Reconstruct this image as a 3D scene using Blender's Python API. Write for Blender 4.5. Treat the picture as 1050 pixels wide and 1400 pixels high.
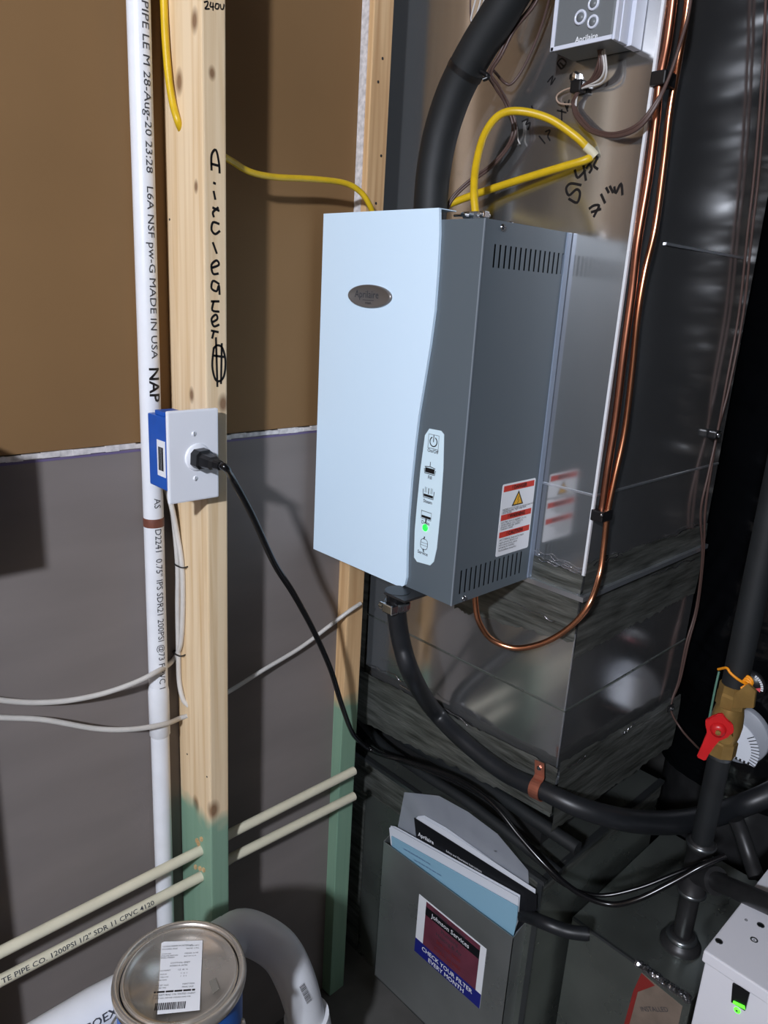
import bpy, bmesh, math, random
from mathutils import Vector, Matrix, noise

random.seed(4)
for _o in list(bpy.data.objects):
    bpy.data.objects.remove(_o)
SC = bpy.context.scene
COL = SC.collection

# ------------------------------------------------------------------ camera
F = 1019.8
CAM = Vector((0, 0, 1.5))
RT = Vector((0.72284, -0.68878, 0.05556)).normalized()
FW = Vector((0.67325, 0.68387, -0.28116)).normalized()
FW = (FW - RT * FW.dot(RT)).normalized()
DN = FW.cross(RT).normalized()
cam_d = bpy.data.cameras.new('camera')
cam = bpy.data.objects.new('camera', cam_d)
COL.objects.link(cam)
cam_d.sensor_width = 36
cam_d.lens = F * 36 / 1400
cam_d.clip_start = 0.01
up = -DN
cam.matrix_world = Matrix(((RT.x, up.x, -FW.x, CAM.x), (RT.y, up.y, -FW.y, CAM.y), (RT.z, up.z, -FW.z, CAM.z), (0, 0, 0, 1)))
SC.camera = cam

# ------------------------------------------------------------------ light
SC.view_settings.view_transform = 'Standard'
SC.view_settings.look = 'None'
SC.view_settings.gamma = 1
SC.view_settings.exposure = 0.0
SC.view_settings.use_curve_mapping = False
w = bpy.data.worlds.new('world')
SC.world = w
w.use_nodes = True
w.node_tree.nodes['Background'].inputs[0].default_value = (0.75, 0.85, 1.0, 1)
w.node_tree.nodes['Background'].inputs[1].default_value = 0.05


def area(name, loc, target, size, power, col):
    l = bpy.data.lights.new(name, 'AREA')
    l.shape = 'DISK'
    l.size = size
    l.energy = power
    l.color = col
    o = bpy.data.objects.new(name, l)
    COL.objects.link(o)
    o.location = loc
    o.rotation_euler = (Vector(target) - Vector(loc)).to_track_quat('-Z', 'Y').to_euler()
    return o


bl_ = bpy.data.lights.new('ceiling_bulb', 'POINT')
bl_.energy = 246
bl_.shadow_soft_size = 0.06
bl_.color = (0.87, 0.93, 1.06)
blo = bpy.data.objects.new('ceiling_bulb', bl_)
COL.objects.link(blo)
blo.location = (-1.32, -0.46, 2.26)

# ------------------------------------------------------------------ helpers


def P(u, v, ax, val, _c={}):
    """point of the world seen at pixel u,v that lies on the plane axis=val"""
    d = RT * ((u - 525) / F) + DN * ((v - 700) / F) + FW
    t = (val - CAM[ax]) / d[ax]
    return CAM + d * t


def lin(c):
    return tuple(((x / 255) / 12.92 if x / 255 <= 0.04045 else ((x / 255 + 0.055) / 1.055) ** 2.4) for x in c)


MATS = {}


def mat(name, col, rough=0.6, metal=0.0, scale=0, amt=0.15, bump=0.0, stretch=(1, 1, 1), emis=0, col2=None, bscale=None, coat=0, alpha=1, rvar=0, spec=None, det=4):
    if name in MATS:
        return MATS[name]
    m = bpy.data.materials.new(name)
    m.use_nodes = True
    nt = m.node_tree
    b = nt.nodes['Principled BSDF']
    c = lin(col) + (1,)
    b.inputs['Base Color'].default_value = c
    b.inputs['Roughness'].default_value = rough
    b.inputs['Metallic'].default_value = metal
    if spec is not None:
        b.inputs['Specular IOR Level'].default_value = spec
    if coat:
        b.inputs['Coat Weight'].default_value = coat
        b.inputs['Coat Roughness'].default_value = 0.1
    if alpha < 1:
        b.inputs['Alpha'].default_value = alpha
    if emis:
        b.inputs['Emission Color'].default_value = c
        b.inputs['Emission Strength'].default_value = emis
    tc = nt.nodes.new('ShaderNodeNewGeometry')
    mp = nt.nodes.new('ShaderNodeMapping')
    mp.inputs['Scale'].default_value = stretch
    nt.links.new(tc.outputs['Position'], mp.inputs[0])
    if scale or rvar:
        n = nt.nodes.new('ShaderNodeTexNoise')
        n.inputs['Scale'].default_value = scale or 8
        n.inputs['Detail'].default_value = det
        nt.links.new(mp.outputs[0], n.inputs['Vector'])
        if amt:
            r = nt.nodes.new('ShaderNodeValToRGB')
            r.color_ramp.elements[0].position = 0.3
            r.color_ramp.elements[1].position = 0.7
            if col2:
                r.color_ramp.elements[0].color = lin(col2) + (1,)
                r.color_ramp.elements[1].color = c
            else:
                r.color_ramp.elements[0].color = tuple(x * (1 - amt) for x in c[:3]) + (1,)
                r.color_ramp.elements[1].color = tuple(min(1, x * (1 + amt)) for x in c[:3]) + (1,)
            nt.links.new(n.outputs['Fac'], r.inputs[0])
            nt.links.new(r.outputs[0], b.inputs['Base Color'])
        if rvar:
            q = nt.nodes.new('ShaderNodeMapRange')
            q.inputs['From Min'].default_value = 0.3
            q.inputs['From Max'].default_value = 0.7
            q.inputs['To Min'].default_value = max(0.02, rough - rvar)
            q.inputs['To Max'].default_value = rough + rvar
            nt.links.new(n.outputs['Fac'], q.inputs[0])
            nt.links.new(q.outputs[0], b.inputs['Roughness'])
    if bump:
        n2 = nt.nodes.new('ShaderNodeTexNoise')
        n2.inputs['Scale'].default_value = bscale or scale or 20
        n2.inputs['Detail'].default_value = 2
        nt.links.new(mp.outputs[0], n2.inputs['Vector'])
        bp = nt.nodes.new('ShaderNodeBump')
        bp.inputs['Strength'].default_value = 1
        bp.inputs['Distance'].default_value = bump
        nt.links.new(n2.outputs['Fac'], bp.inputs['Height'])
        nt.links.new(bp.outputs[0], b.inputs['Normal'])
    MATS[name] = m
    return m


def wood(name, c_light, c_dark, knots, green_z):
    """pine with long grain, knots at real places and a green painted foot"""
    m = bpy.data.materials.new(name)
    m.use_nodes = True
    nt = m.node_tree
    N = nt.nodes.new
    L = nt.links.new
    b = nt.nodes['Principled BSDF']
    b.inputs['Roughness'].default_value = 0.6
    geo = N('ShaderNodeNewGeometry')
    mp = N('ShaderNodeMapping')
    mp.inputs['Scale'].default_value = (60, 60, 1.6)
    L(geo.outputs['Position'], mp.inputs[0])
    n = N('ShaderNodeTexNoise')
    n.inputs['Scale'].default_value = 1.6
    n.inputs['Detail'].default_value = 5
    n.inputs['Distortion'].default_value = 0.6
    L(mp.outputs[0], n.inputs['Vector'])
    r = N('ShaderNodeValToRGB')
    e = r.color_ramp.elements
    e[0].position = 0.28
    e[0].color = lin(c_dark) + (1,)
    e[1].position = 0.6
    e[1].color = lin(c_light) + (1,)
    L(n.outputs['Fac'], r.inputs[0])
    cur = r.outputs[0]
    for (kx, ky, kz, kr) in knots:
        s = N('ShaderNodeVectorMath')
        s.operation = 'SUBTRACT'
        s.inputs[1].default_value = (kx, ky, kz)
        L(geo.outputs['Position'], s.inputs[0])
        s2 = N('ShaderNodeVectorMath')
        s2.operation = 'MULTIPLY'
        s2.inputs[1].default_value = (1, 1, 0.6)
        L(s.outputs[0], s2.inputs[0])
        ln = N('ShaderNodeVectorMath')
        ln.operation = 'LENGTH'
        L(s2.outputs[0], ln.inputs[0])
        q = N('ShaderNodeMapRange')
        q.inputs['From Min'].default_value = kr * 0.35
        q.inputs['From Max'].default_value = kr
        q.inputs['To Min'].default_value = 0.85
        q.inputs['To Max'].default_value = 0.0
        L(ln.outputs['Value'], q.inputs[0])
        mx = N('ShaderNodeMix')
        mx.data_type = 'RGBA'
        mx.inputs['B'].default_value = lin((112, 74, 44)) + (1,)
        L(q.outputs[0], mx.inputs['Factor'])
        L(cur, mx.inputs['A'])
        cur = mx.outputs['Result']
    if green_z:
        sp = N('ShaderNodeSeparateXYZ')
        L(geo.outputs['Position'], sp.inputs[0])
        ns = N('ShaderNodeTexNoise')
        ns.inputs['Scale'].default_value = 25
        L(geo.outputs['Position'], ns.inputs['Vector'])
        ad = N('ShaderNodeMath')
        ad.operation = 'MULTIPLY_ADD'
        ad.inputs[1].default_value = 0.05
        L(ns.outputs['Fac'], ad.inputs[0])
        L(sp.outputs['Z'], ad.inputs[2])
        q = N('ShaderNodeMapRange')
        q.inputs['From Min'].default_value = green_z + 0.005
        q.inputs['From Max'].default_value = green_z + 0.04
        q.inputs['To Min'].default_value = 0.85
        q.inputs['To Max'].default_value = 0.0
        L(ad.outputs[0], q.inputs[0])
        mx = N('ShaderNodeMix')
        mx.data_type = 'RGBA'
        mx.inputs['B'].default_value = lin((98, 152, 132)) + (1,)
        L(q.outputs[0], mx.inputs['Factor'])
        L(cur, mx.inputs['A'])
        cur = mx.outputs['Result']
    L(cur, b.inputs['Base Color'])
    bp = N('ShaderNodeBump')
    bp.inputs['Distance'].default_value = 0.0004
    L(n.outputs['Fac'], bp.inputs['Height'])
    L(bp.outputs[0], b.inputs['Normal'])
    return m


ORI = {}


class MB:
    def __init__(s):
        s.v = []
        s.f = []
        s.sm = []

    def add(s, vs, fs, smooth=False):
        n = len(s.v)
        s.v += [Vector(v) for v in vs]
        s.f += [tuple(n + i for i in f) for f in fs]
        s.sm += [smooth] * len(fs)
        return s

    def box(s, x0, x1, y0, y1, z0, z1, bev=0.0):
        if bev:
            bm = bmesh.new()
            bmesh.ops.create_cube(bm, size=1)
            for v in bm.verts:
                v.co = Vector(((x0 + x1) / 2 + v.co.x * (x1 - x0), (y0 + y1) / 2 + v.co.y * (y1 - y0), (z0 + z1) / 2 + v.co.z * (z1 - z0)))
            bmesh.ops.bevel(bm, geom=bm.edges[:], offset=bev, segments=2, affect='EDGES', profile=0.6)
            s.bm(bm)
            return s
        vs = [(x, y, z) for x in (x0, x1) for y in (y0, y1) for z in (z0, z1)]
        return s.add(vs, [(0, 1, 3, 2), (4, 6, 7, 5), (0, 4, 5, 1), (2, 3, 7, 6), (0, 2, 6, 4), (1, 5, 7, 3)])

    def bm(s, bm, smooth=False):
        bm.verts.index_update()
        s.add([v.co.copy() for v in bm.verts], [tuple(v.index for v in f.verts) for f in bm.faces], smooth)
        bm.free()

    def prism(s, pts, ex):
        """polygon pts extruded by vector ex"""
        ex = Vector(ex)
        pts = [Vector(p) for p in pts]
        n = len(pts)
        nr = Vector((0, 0, 0))
        for i in range(n):
            nr += pts[i].cross(pts[(i + 1) % n])
        if nr.dot(ex) > 0:
            pts = pts[::-1]
        vs = pts + [p + ex for p in pts]
        fs = [tuple(range(n)), tuple(range(2 * n - 1, n - 1, -1))] + [(i, i + n, (i + 1) % n + n, (i + 1) % n) for i in range(n)]
        return s.add(vs, fs)

    def tube(s, pts, r, seg=12, sub=8, cap=True, flat=None):
        """smooth tube through pts; r number or list; flat=(a,b) oval"""
        pts = [Vector(p) for p in pts]
        rs = r if isinstance(r, (list, tuple)) else [r] * len(pts)
        path = []
        if len(pts) == 2 or sub <= 1:
            path = list(zip(pts, rs))
        else:
            for i in range(len(pts) - 1):
                p0 = pts[i - 1] if i else pts[0] * 2 - pts[1]
                p1, p2 = pts[i], pts[i + 1]
                p3 = pts[i + 2] if i + 2 < len(pts) else p2 * 2 - p1
                for k in range(sub):
                    t = k / sub
                    path.append((0.5 * ((2 * p1) + (p2 - p0) * t + (2 * p0 - 5 * p1 + 4 * p2 - p3) * t * t + (3 * p1 - p0 - 3 * p2 + p3) * t ** 3), rs[i] * (1 - t) + rs[i + 1] * t))
            path.append((pts[-1], rs[-1]))
        vs = []
        fs = []
        n = len(path)
        prev = None
        for i, (p, rr) in enumerate(path):
            a = path[max(i - 1, 0)][0]
            b = path[min(i + 1, n - 1)][0]
            t = (b - a).normalized()
            if prev is None:
                q = Vector((0, 0, 1)) if abs(t.z) < 0.9 else Vector((0, 1, 0))
                nx = t.cross(q).normalized()
            else:
                nx = (prev - t * prev.dot(t)).normalized()
            prev = nx
            ny = t.cross(nx)
            fa, fb = flat or (1, 1)
            for k in range(seg):
                an = 2 * math.pi * k / seg
                vs.append(p + nx * math.cos(an) * rr * fa + ny * math.sin(an) * rr * fb)
            if i:
                for k in range(seg):
                    k2 = (k + 1) % seg
                    fs.append(((i - 1) * seg + k, (i - 1) * seg + k2, i * seg + k2, i * seg + k))
        s.add(vs, fs, True)
        if cap:
            s.add(vs[:seg], [tuple(range(seg))[::-1]])
            s.add(vs[-seg:], [tuple(range(seg))])
        return s

    def lathe(s, c, axis, prof, seg=24, smooth=True, cap=True):
        """prof list of (r,h) about axis from c"""
        c = Vector(c)
        ax = Vector(axis).normalized()
        q = Vector((0, 0, 1)) if abs(ax.z) < 0.9 else Vector((1, 0, 0))
        nx = ax.cross(q).normalized()
        ny = ax.cross(nx)
        vs = []
        fs = []
        for i, (r, h) in enumerate(prof):
            for k in range(seg):
                an = 2 * math.pi * (k + .5) / seg
                vs.append(c + ax * h + nx * math.cos(an) * r + ny * math.sin(an) * r)
            if i:
                for k in range(seg):
                    k2 = (k + 1) % seg
                    fs.append(((i - 1) * seg + k, (i - 1) * seg + k2, i * seg + k2, i * seg + k))
        s.add(vs, fs, smooth)
        if cap and prof[0][0] > 1e-5:
            s.add(vs[:seg], [tuple(range(seg))[::-1]])
        if cap and prof[-1][0] > 1e-5:
            s.add(vs[-seg:], [tuple(range(seg))])
        return s

    def ribbon(s, pts, width, nrm, thick=0.0003):
        """flat pen stroke along pts lying on a surface with normal nrm"""
        nrm = Vector(nrm)
        pts = [Vector(p) for p in pts]
        n = len(pts)
        vs = []
        for i, p in enumerate(pts):
            t = (pts[min(i + 1, n - 1)] - pts[max(i - 1, 0)])
            if t.length < 1e-9:
                t = Vector((0, 0, 1))
            t.normalize()
            sd = t.cross(nrm).normalized() * width / 2
            e = t * width * 0.3 * (-1 if i == 0 else (1 if i == n - 1 else 0))
            vs += [p + sd + nrm * thick + e, p - sd + nrm * thick + e]
        s.add(vs, [(2 * i, 2 * i + 1, 2 * i + 3, 2 * i + 2) for i in range(n - 1)])
        return s

    def build(s, name, m, parent=None, loc=None, fix=True):
        if parent is not None:
            base = ORI[parent.name]
        elif loc is not None:
            base = Vector(loc)
        else:
            xs = [v.x for v in s.v]
            ys = [v.y for v in s.v]
            base = Vector(((min(xs) + max(xs)) / 2, (min(ys) + max(ys)) / 2, min(v.z for v in s.v)))
        me = bpy.data.meshes.new(name)
        me.from_pydata([v - base for v in s.v], [], s.f)
        me.polygons.foreach_set('use_smooth', s.sm)
        me.update()
        if fix:
            bm = bmesh.new()
            bm.from_mesh(me)
            bmesh.ops.recalc_face_normals(bm, faces=bm.faces[:])
            bm.to_mesh(me)
            bm.free()
        me.materials.append(m)
        o = bpy.data.objects.new(name, me)
        COL.objects.link(o)
        if parent is not None:
            o.parent = parent
        else:
            o.location = base
        ORI[o.name] = base
        return o


def thing(name, label, cat, loc, group=None):
    o = bpy.data.objects.new(name, None)
    o.empty_display_size = 0.05
    COL.objects.link(o)
    o.location = loc
    ORI[o.name] = Vector(loc)
    return tag(o, label, cat, group)


def tag(o, label, cat, group=None):
    o['label'] = label
    o['category'] = cat
    if group:
        o['group'] = group
    return o


def struct(o):
    o['kind'] = 'structure'
    return o


def text(s, size, fn, m, name, parent, align='CENTER', bold=0.0, sx=1.0, font_res=2, maxe=0):
    """lettering: fn maps glyph (x,y) to a world point"""
    cu = bpy.data.curves.new('t', 'FONT')
    cu.body = s
    cu.size = size
    cu.align_x = align
    cu.align_y = 'CENTER'
    cu.resolution_u = font_res
    cu.offset = bold
    to = bpy.data.objects.new('t', cu)
    COL.objects.link(to)
    dg = bpy.context.evaluated_depsgraph_get()
    me = to.evaluated_get(dg).to_mesh()
    b = MB()
    bm = bmesh.new()
    bm.from_mesh(me)
    if maxe:
        bmesh.ops.triangulate(bm, faces=bm.faces[:])
        for _ in range(6):
            le = [e for e in bm.edges if abs(e.verts[0].co.y - e.verts[1].co.y) > maxe]
            if not le:
                break
            bmesh.ops.subdivide_edges(bm, edges=le, cuts=1)
            bmesh.ops.triangulate(bm, faces=bm.faces[:])
    bm.verts.index_update()
    b.add([fn(v.co.x * sx, v.co.y) for v in bm.verts], [tuple(v.index for v in f.verts) for f in bm.faces])
    bm.free()
    to.evaluated_get(dg).to_mesh_clear()
    bpy.data.objects.remove(to)
    bpy.data.curves.remove(cu)
    return b.build(name, m, parent, fix=False) if name else b


def plane_fn(o, xd, yd, lift=0.0005):
    o = Vector(o)
    xd = Vector(xd).normalized()
    yd = Vector(yd).normalized()
    n = xd.cross(yd).normalized() * lift
    return lambda x, y: o + xd * x + yd * y + n


XB = (0, -1, 0)   # reading direction on faces that look toward -x
XA = (1, 0, 0)    # reading direction on faces that look toward -y
Z = (0, 0, 1)

# ------------------------------------------------------------------ materials
M_brown = mat('brown_board', (128, 98, 64), 0.75, scale=3, amt=0.08, spec=0.25)
M_grey = mat('grey_board', (126, 118, 114), 0.7, scale=3, amt=0.08, stretch=(1, 1, 4), spec=0.3)
M_edge = mat('torn_paper', (205, 200, 198), 0.8, scale=120, amt=0.25)
M_conc = mat('concrete', (80, 78, 75), 0.85, scale=12, amt=0.2)
M_opp = mat('opposite_board', (120, 106, 92), 0.8, scale=1.2, amt=0.25, stretch=(1, 3, 1))
M_dark = mat('dark_room_wall', (50, 56, 60), 0.85, scale=2, amt=0.4)
M_joist = mat('ceiling_board', (84, 72, 58), 0.8, scale=3, amt=0.2)
M_pvc = mat('white_pvc', (226, 228, 232), 0.35, scale=30, amt=0.03)
M_cpvc = mat('cream_cpvc', (212, 206, 182), 0.4, scale=30, amt=0.05)
M_ink = mat('printed_ink', (58, 60, 66), 0.6)
M_marker = mat('marker_ink', (16, 14, 16), 0.45)
M_brownink = mat('brown_band', (112, 66, 52), 0.5, scale=80, amt=0.2)
M_yellow = mat('yellow_jacket', (206, 170, 22), 0.4, scale=60, amt=0.08)
M_romex = mat('white_cable', (200, 196, 190), 0.45, scale=60, amt=0.05)
M_plate = mat('white_plate', (232, 234, 240), 0.3)
M_bluebox = mat('blue_plastic', (24, 84, 176), 0.4, scale=40, amt=0.06)
M_black = mat('black_rubber', (20, 20, 22), 0.35)
M_cord = mat('black_cord', (14, 14, 16), 0.22)
M_hose = mat('dark_hose', (27, 29, 32), 0.42, scale=25, amt=0.2)
M_foam = mat('foam_insulation', (22, 25, 27), 0.62, scale=18, amt=0.3, bump=0.0008)
M_wpanel = mat('white_enamel', (216, 238, 255), 0.32)
M_gbody = mat('grey_enamel', (94, 104, 111), 0.42, metal=0.15)
M_dkslot = mat('dark_inside', (8, 9, 10), 0.8)
M_strip = mat('pale_panel', (214, 236, 246), 0.35)
M_chrome = mat('chrome', (210, 212, 215), 0.15, metal=1)
M_label = mat('label_white', (232, 234, 238), 0.45)
M_red = mat('label_red', (206, 48, 28), 0.5)
M_orange = mat('hazard_yellow', (240, 180, 40), 0.5)
M_led = mat('green_led', (30, 255, 60), 0.4, emis=2.0)
M_galv = mat('galvanised', (214, 214, 214), 0.15, metal=.94, scale=5, amt=0.05, bump=0.0007, bscale=2.2, rvar=0.03, stretch=(1, 1.8, 0.5))
M_galv2 = mat('galvanised_dull', (150, 156, 150), 0.28, metal=.86, scale=7, amt=0.15, bump=0.0012, bscale=5, rvar=0.06)
M_seam = mat('bright_seam', (214, 218, 224), 0.3, metal=0.9)
M_tape = mat('foil_tape', (140, 142, 136), 0.42, metal=0.7, scale=12, amt=0.4, col2=(80, 82, 76), stretch=(1, 1, 9), bump=0.0015, bscale=30, det=6)
M_foil = mat('crumpled_foil', (200, 200, 205), 0.25, metal=1, bump=0.004, bscale=90)
M_copper = mat('copper', (232, 160, 122), 0.25, metal=1, scale=20, amt=0.12)
M_strap = mat('copper_strap', (204, 128, 104), 0.4, metal=0.8, scale=40, amt=0.15)
M_brass = mat('brass', (172, 138, 80), 0.38, metal=0.65, scale=30, amt=0.2)
M_redp = mat('red_handle', (196, 28, 32), 0.35, scale=30, amt=0.1)
M_iron = mat('black_iron', (46, 46, 47), 0.4, metal=0.3, scale=25, amt=0.3, bump=0.0006)
M_zinc = mat('zinc_collar', (120, 124, 126), 0.3, metal=0.9)
M_wire = mat('brown_wire', (78, 58, 52), 0.45)
M_wirew = mat('white_wire', (190, 186, 182), 0.45)
M_wrap = mat('black_film', (8, 9, 11), 0.22, spec=0.35, bump=0.012, bscale=5, stretch=(1, 1.6, 4))
M_white = mat('white_steel', (222, 222, 228), 0.4)
M_thermo = mat('control_grey', (106, 110, 112), 0.4)
M_silver = mat('silver_plastic', (208, 212, 224), 0.3)
M_tin = mat('tin_lid', (212, 205, 195), 0.27, metal=.8, scale=10, amt=0.1, rvar=0.06)
M_bluecan = mat('blue_can_wrap', (30, 100, 190), 0.35, scale=20, amt=0.15)
M_paper = mat('paper_white', (214, 218, 226), 0.6)
M_bluepaper = mat('paper_blue', (136, 178, 200), 0.5)
M_blackpaper = mat('paper_black', (20, 21, 25), 0.4)
M_bag = mat('plastic_bag', (200, 206, 218), 0.10, alpha=0.42, bump=0.006, bscale=13, spec=1.0)
M_navy = mat('sticker_navy', (30, 36, 120), 0.4)
M_maroon = mat('sticker_maroon', (104, 52, 66), 0.4, scale=30, amt=0.2)
M_orangecord = mat('orange_cord', (240, 150, 20), 0.5)
M_crate = mat('plain_wood', (150, 120, 80), 0.7, scale=4, amt=0.2, stretch=(1, 12, 12))

# ------------------------------------------------------------------ room shell
YW = 0.982
struct(MB().box(-2.2, 3.2, -2.6, 1.6, -0.05, 0).build('floor', M_conc))
struct(MB().box(-2.2, 3.2, -2.6, 1.6, 2.44, 2.5).build('ceiling', M_joist))
wl = struct(MB().box(-2.2, 0.86, YW + 0.013, YW + 0.06, 0, 2.44).build('wall_left', M_grey))
b = MB().box(-2.2, 0.859, YW, YW + 0.013, 1.279, 2.44)
b.build('drywall_sheet', M_brown, wl)['label'] = 'brown paper-faced upper drywall sheet'
b = MB().box(-2.2, 0.859, YW, YW + 0.013, 0.0, 1.2705)
b.build('drywall_sheet', M_grey, wl)['label'] = 'grey lower drywall sheet'
# torn white edge of the lower sheet along the joint
b = MB()
x = -0.2
while x < 0.855:
    x2 = min(0.857, x + random.uniform(0.008, 0.025))
    b.box(x, x2, YW - 0.0012 - random.random() * 0.0008, YW + 0.004, 1.2695 + random.random() * 0.0015, 1.2765 + random.random() * 0.002)
    x = x2
b.build('torn_edge', M_edge, wl)['kind'] = 'stuff'
b = MB().box(-0.2, 0.857, YW - 0.0004, YW + 0.004, 1.266, 1.2695)
b.build('paper_edge', mat('purple_edge', (104, 92, 128), 0.7), wl)
struct(MB().box(0.9, 3.2, 1.5, 1.6, 0, 2.44).build('wall_back', M_dark))
struct(MB().box(3.1, 3.2, -2.6, 1.6, 0, 2.44).build('wall_right', M_dark))
struct(MB().box(-2.2, -2.1, -2.6, 1.6, 0, 2.44).build('wall_opposite', M_opp))
struct(MB().box(-2.2, 3.2, -2.6, -2.5, 0, 2.44).build('wall_front', M_dark))

# ------------------------------------------------------------------ studs
kn = []
for (u, v, ax, val, r) in ((262, 540, 0, 0.5245, .008), (245, 112, 0, 0.5245, .011), (266, 28, 0, 0.5245, .010), (268, 1100, 0, 0.5245, .012), (292, 1108, 1, 0.885, .013), (305, 552, 1, 0.885, .010), (290, 100, 1, 0.885, .006), (268, 255, 0, .5245, .006)):
    p = P(u, v, ax, val)
    kn.append((p.x, p.y, p.z, r))
M_wood1 = wood('pine_stud', (232, 208, 172), (212, 180, 136), kn, 0.675)
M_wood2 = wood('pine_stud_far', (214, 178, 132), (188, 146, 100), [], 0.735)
M_wood3 = wood('pine_stud_left', (214, 180, 136), (190, 150, 104), [], None)
st = tag(MB().box(0.5245, 0.5575, 0.885, YW, 0, 2.44, 0.0025).build('wall_stud', M_wood1), 'pale pine stud with marker writing, outlet plate and green painted foot', 'stud')
b = MB()


def strokes(b, ax, val, nrm, width, segs):
    for s_ in segs:
        pts = [P(u, v, ax, val) for u, v in s_]
        # smooth a little
        out = []
        for i in range(len(pts) - 1):
            p0 = pts[i - 1] if i else pts[0]
            p1, p2 = pts[i], pts[i + 1]
            p3 = pts[i + 2] if i + 2 < len(pts) else p2
            for k in range(4):
                t = k / 4
                out.append(0.5 * ((2 * p1) + (p2 - p0) * t + (2 * p0 - 5 * p1 + 4 * p2 - p3) * t * t + (3 * p1 - p0 - 3 * p2 + p3) * t ** 3))
        out.append(pts[-1])
        b.ribbon(out, width, nrm)


strokes(b, 1, 0.885, (0, -1, 0), 0.0030, [
    [(289, 232), (289, 212), (295, 205), (299, 222), (300, 236)], [(289, 224), (300, 227)],           # A
    [(292, 250), (294, 251)], [(292, 262), (294, 272)],                                               # i
    [(291, 284), (299, 288)], [(298, 284), (291, 290), (292, 296)],                                   # r
    [(299, 306), (291, 304), (289, 314), (294, 320), (300, 316)],                                     # c
    [(291, 332), (296, 346)],                                                                         # l
    [(290, 366), (299, 362), (296, 356), (289, 362), (291, 374), (298, 374)],                         # e
    [(299, 388), (291, 384), (289, 394), (296, 398), (299, 390), (300, 402)],                         # a
    [(289, 412), (299, 412)], [(292, 412), (290, 424), (299, 426)],                                   # n
    [(291, 440), (297, 436), (295, 430), (289, 436), (292, 446), (299, 444)],                         # e
    [(289, 452), (298, 454)], [(292, 454), (290, 462)],                                               # r
    [(292, 476), (290, 500), (294, 518), (300, 521), (306, 514), (308, 494), (304, 476), (297, 472), (292, 476)],
    [(295, 462), (297, 528)], [(303, 470), (302, 524)], [(292, 486), (306, 488)]])
strokes(b, 1, 0.885, (0, -1, 0), 0.0016, [
    [(279, 3), (284, 2), (283, 8), (280, 12), (286, 12)], [(288, 3), (287, 9), (292, 9)], [(291, 4), (291, 14)],
    [(295, 5), (294, 11), (298, 12), (299, 6), (295, 5)], [(301, 6), (302, 12), (305, 12), (306, 6)]])
b.build('marker_writing', M_marker, st, fix=False)['kind'] = 'stuff'
b = MB()
for (u, v, ax, val) in ((283, 1062, 0, .5245), (256, 1031, 0, .5245), (244, 1030, 0, .5245), (232, 300, 0, .5245)):
    p = P(u, v, ax, val)
    b.lathe(p, (-1, 0, 0), [(0.0016, -0.0005), (0.0016, 0.0004), (0, 0.0006)], 8)
b.build('nail_hole', M_marker, st)['kind'] = 'stuff'
b = MB()
for i, (u, v) in enumerate(((270, 1150), (276, 1148), (268, 1186), (274, 1188), (279, 1190), (272, 1154))):
    p = P(u, v, 0, 0.524)
    b.box(p.x - 0.003, p.x + 0.002, p.y - 0.003, p.y + 0.002, p.z - 0.001, p.z + 0.005)
b.build('wood_splinter', M_wood3, st)['kind'] = 'stuff'

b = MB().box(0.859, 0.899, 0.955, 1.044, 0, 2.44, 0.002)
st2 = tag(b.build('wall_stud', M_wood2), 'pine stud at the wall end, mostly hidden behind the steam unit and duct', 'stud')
b = MB()
for (u, v) in ((523, 80), (517, 112), (521, 213), (514, 278)):
    p = P(u, v, 1, 0.955)
    b.lathe(p, (0, -1, 0), [(0.0022, -0.0005), (0.0022, 0.0004), (0, 0.0006)], 8)
b.build('nail_hole', M_marker, st2)['kind'] = 'stuff'
MB().box(0.8574, 0.8592, 0.966, 0.9815, 1.28, 2.44).build('splintered_edge', M_edge, st2)
st3 = tag(MB().box(0.118, 0.156, 0.893, YW, 0, 2.44, 0.002).build('wall_stud', M_wood3), 'pine stud outside the left edge of the picture', 'stud')
jb = thing('shadow_casting_box', 'unseen blue outlet box outside the left edge, added to cast the wall shadow', 'outlet box', (0.19, 0.9, 1.2))  # out-of-view box, added to throw the square shadow on the drywall
MB().box(0.156, 0.216, 0.885, 0.94, 1.205, 1.335, 0.002).build('box', M_bluebox, jb)
MB().box(0.152, 0.220, 0.879, 0.885, 1.20, 1.34, 0.002).build('cover', M_plate, jb)

# ------------------------------------------------------------------ thin white water pipe beside the stud
px, py, pr = 0.490, 0.9645, 0.0142
tp = [P(189, 0, 1, py), P(213, 600, 1, py), P(226, 1250, 1, py)]
pipe = thing('water_pipe', 'thin white vertical plastic pipe printed in grey beside the pine stud', 'pipe', (px, py, 0))
PX0 = tp[1].x
print('pipe x', [round(p.x, 3) for p in tp], [round(p.z, 3) for p in tp])


def pipex(z):
    # the pipe leans very slightly
    z0, z1 = tp[0].z, tp[2].z
    return tp[2].x + (tp[0].x - tp[2].x) * (z - z1) / (z0 - z1)


b = MB()
b.tube([(pipex(2.44), py, 2.44), (pipex(0), py, 0)], pr, 28)
b.build('tube', M_pvc, pipe)
za, zb = P(222, 935, 1, py).z, P(222, 1003, 1, py).z
MB().lathe((pipex(zb), py, zb), (0, 0, 1), [(pr, 0), (pr + .0016, 0.002), (pr + .0016, za - zb - .01), (pr, za - zb)], 28).build('coupling', M_pvc, pipe)
zt = P(216, 712, 1, py).z
MB().lathe((pipex(zt), py, zt - .006), (0, 0, 1), [(pr + .0004, 0), (pr + .0006, 0.001), (pr + .0006, .012), (pr + .0004, .013)], 28).build('brown_band', M_brownink, pipe)
PH0 = math.atan2(-py, -px)


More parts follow.
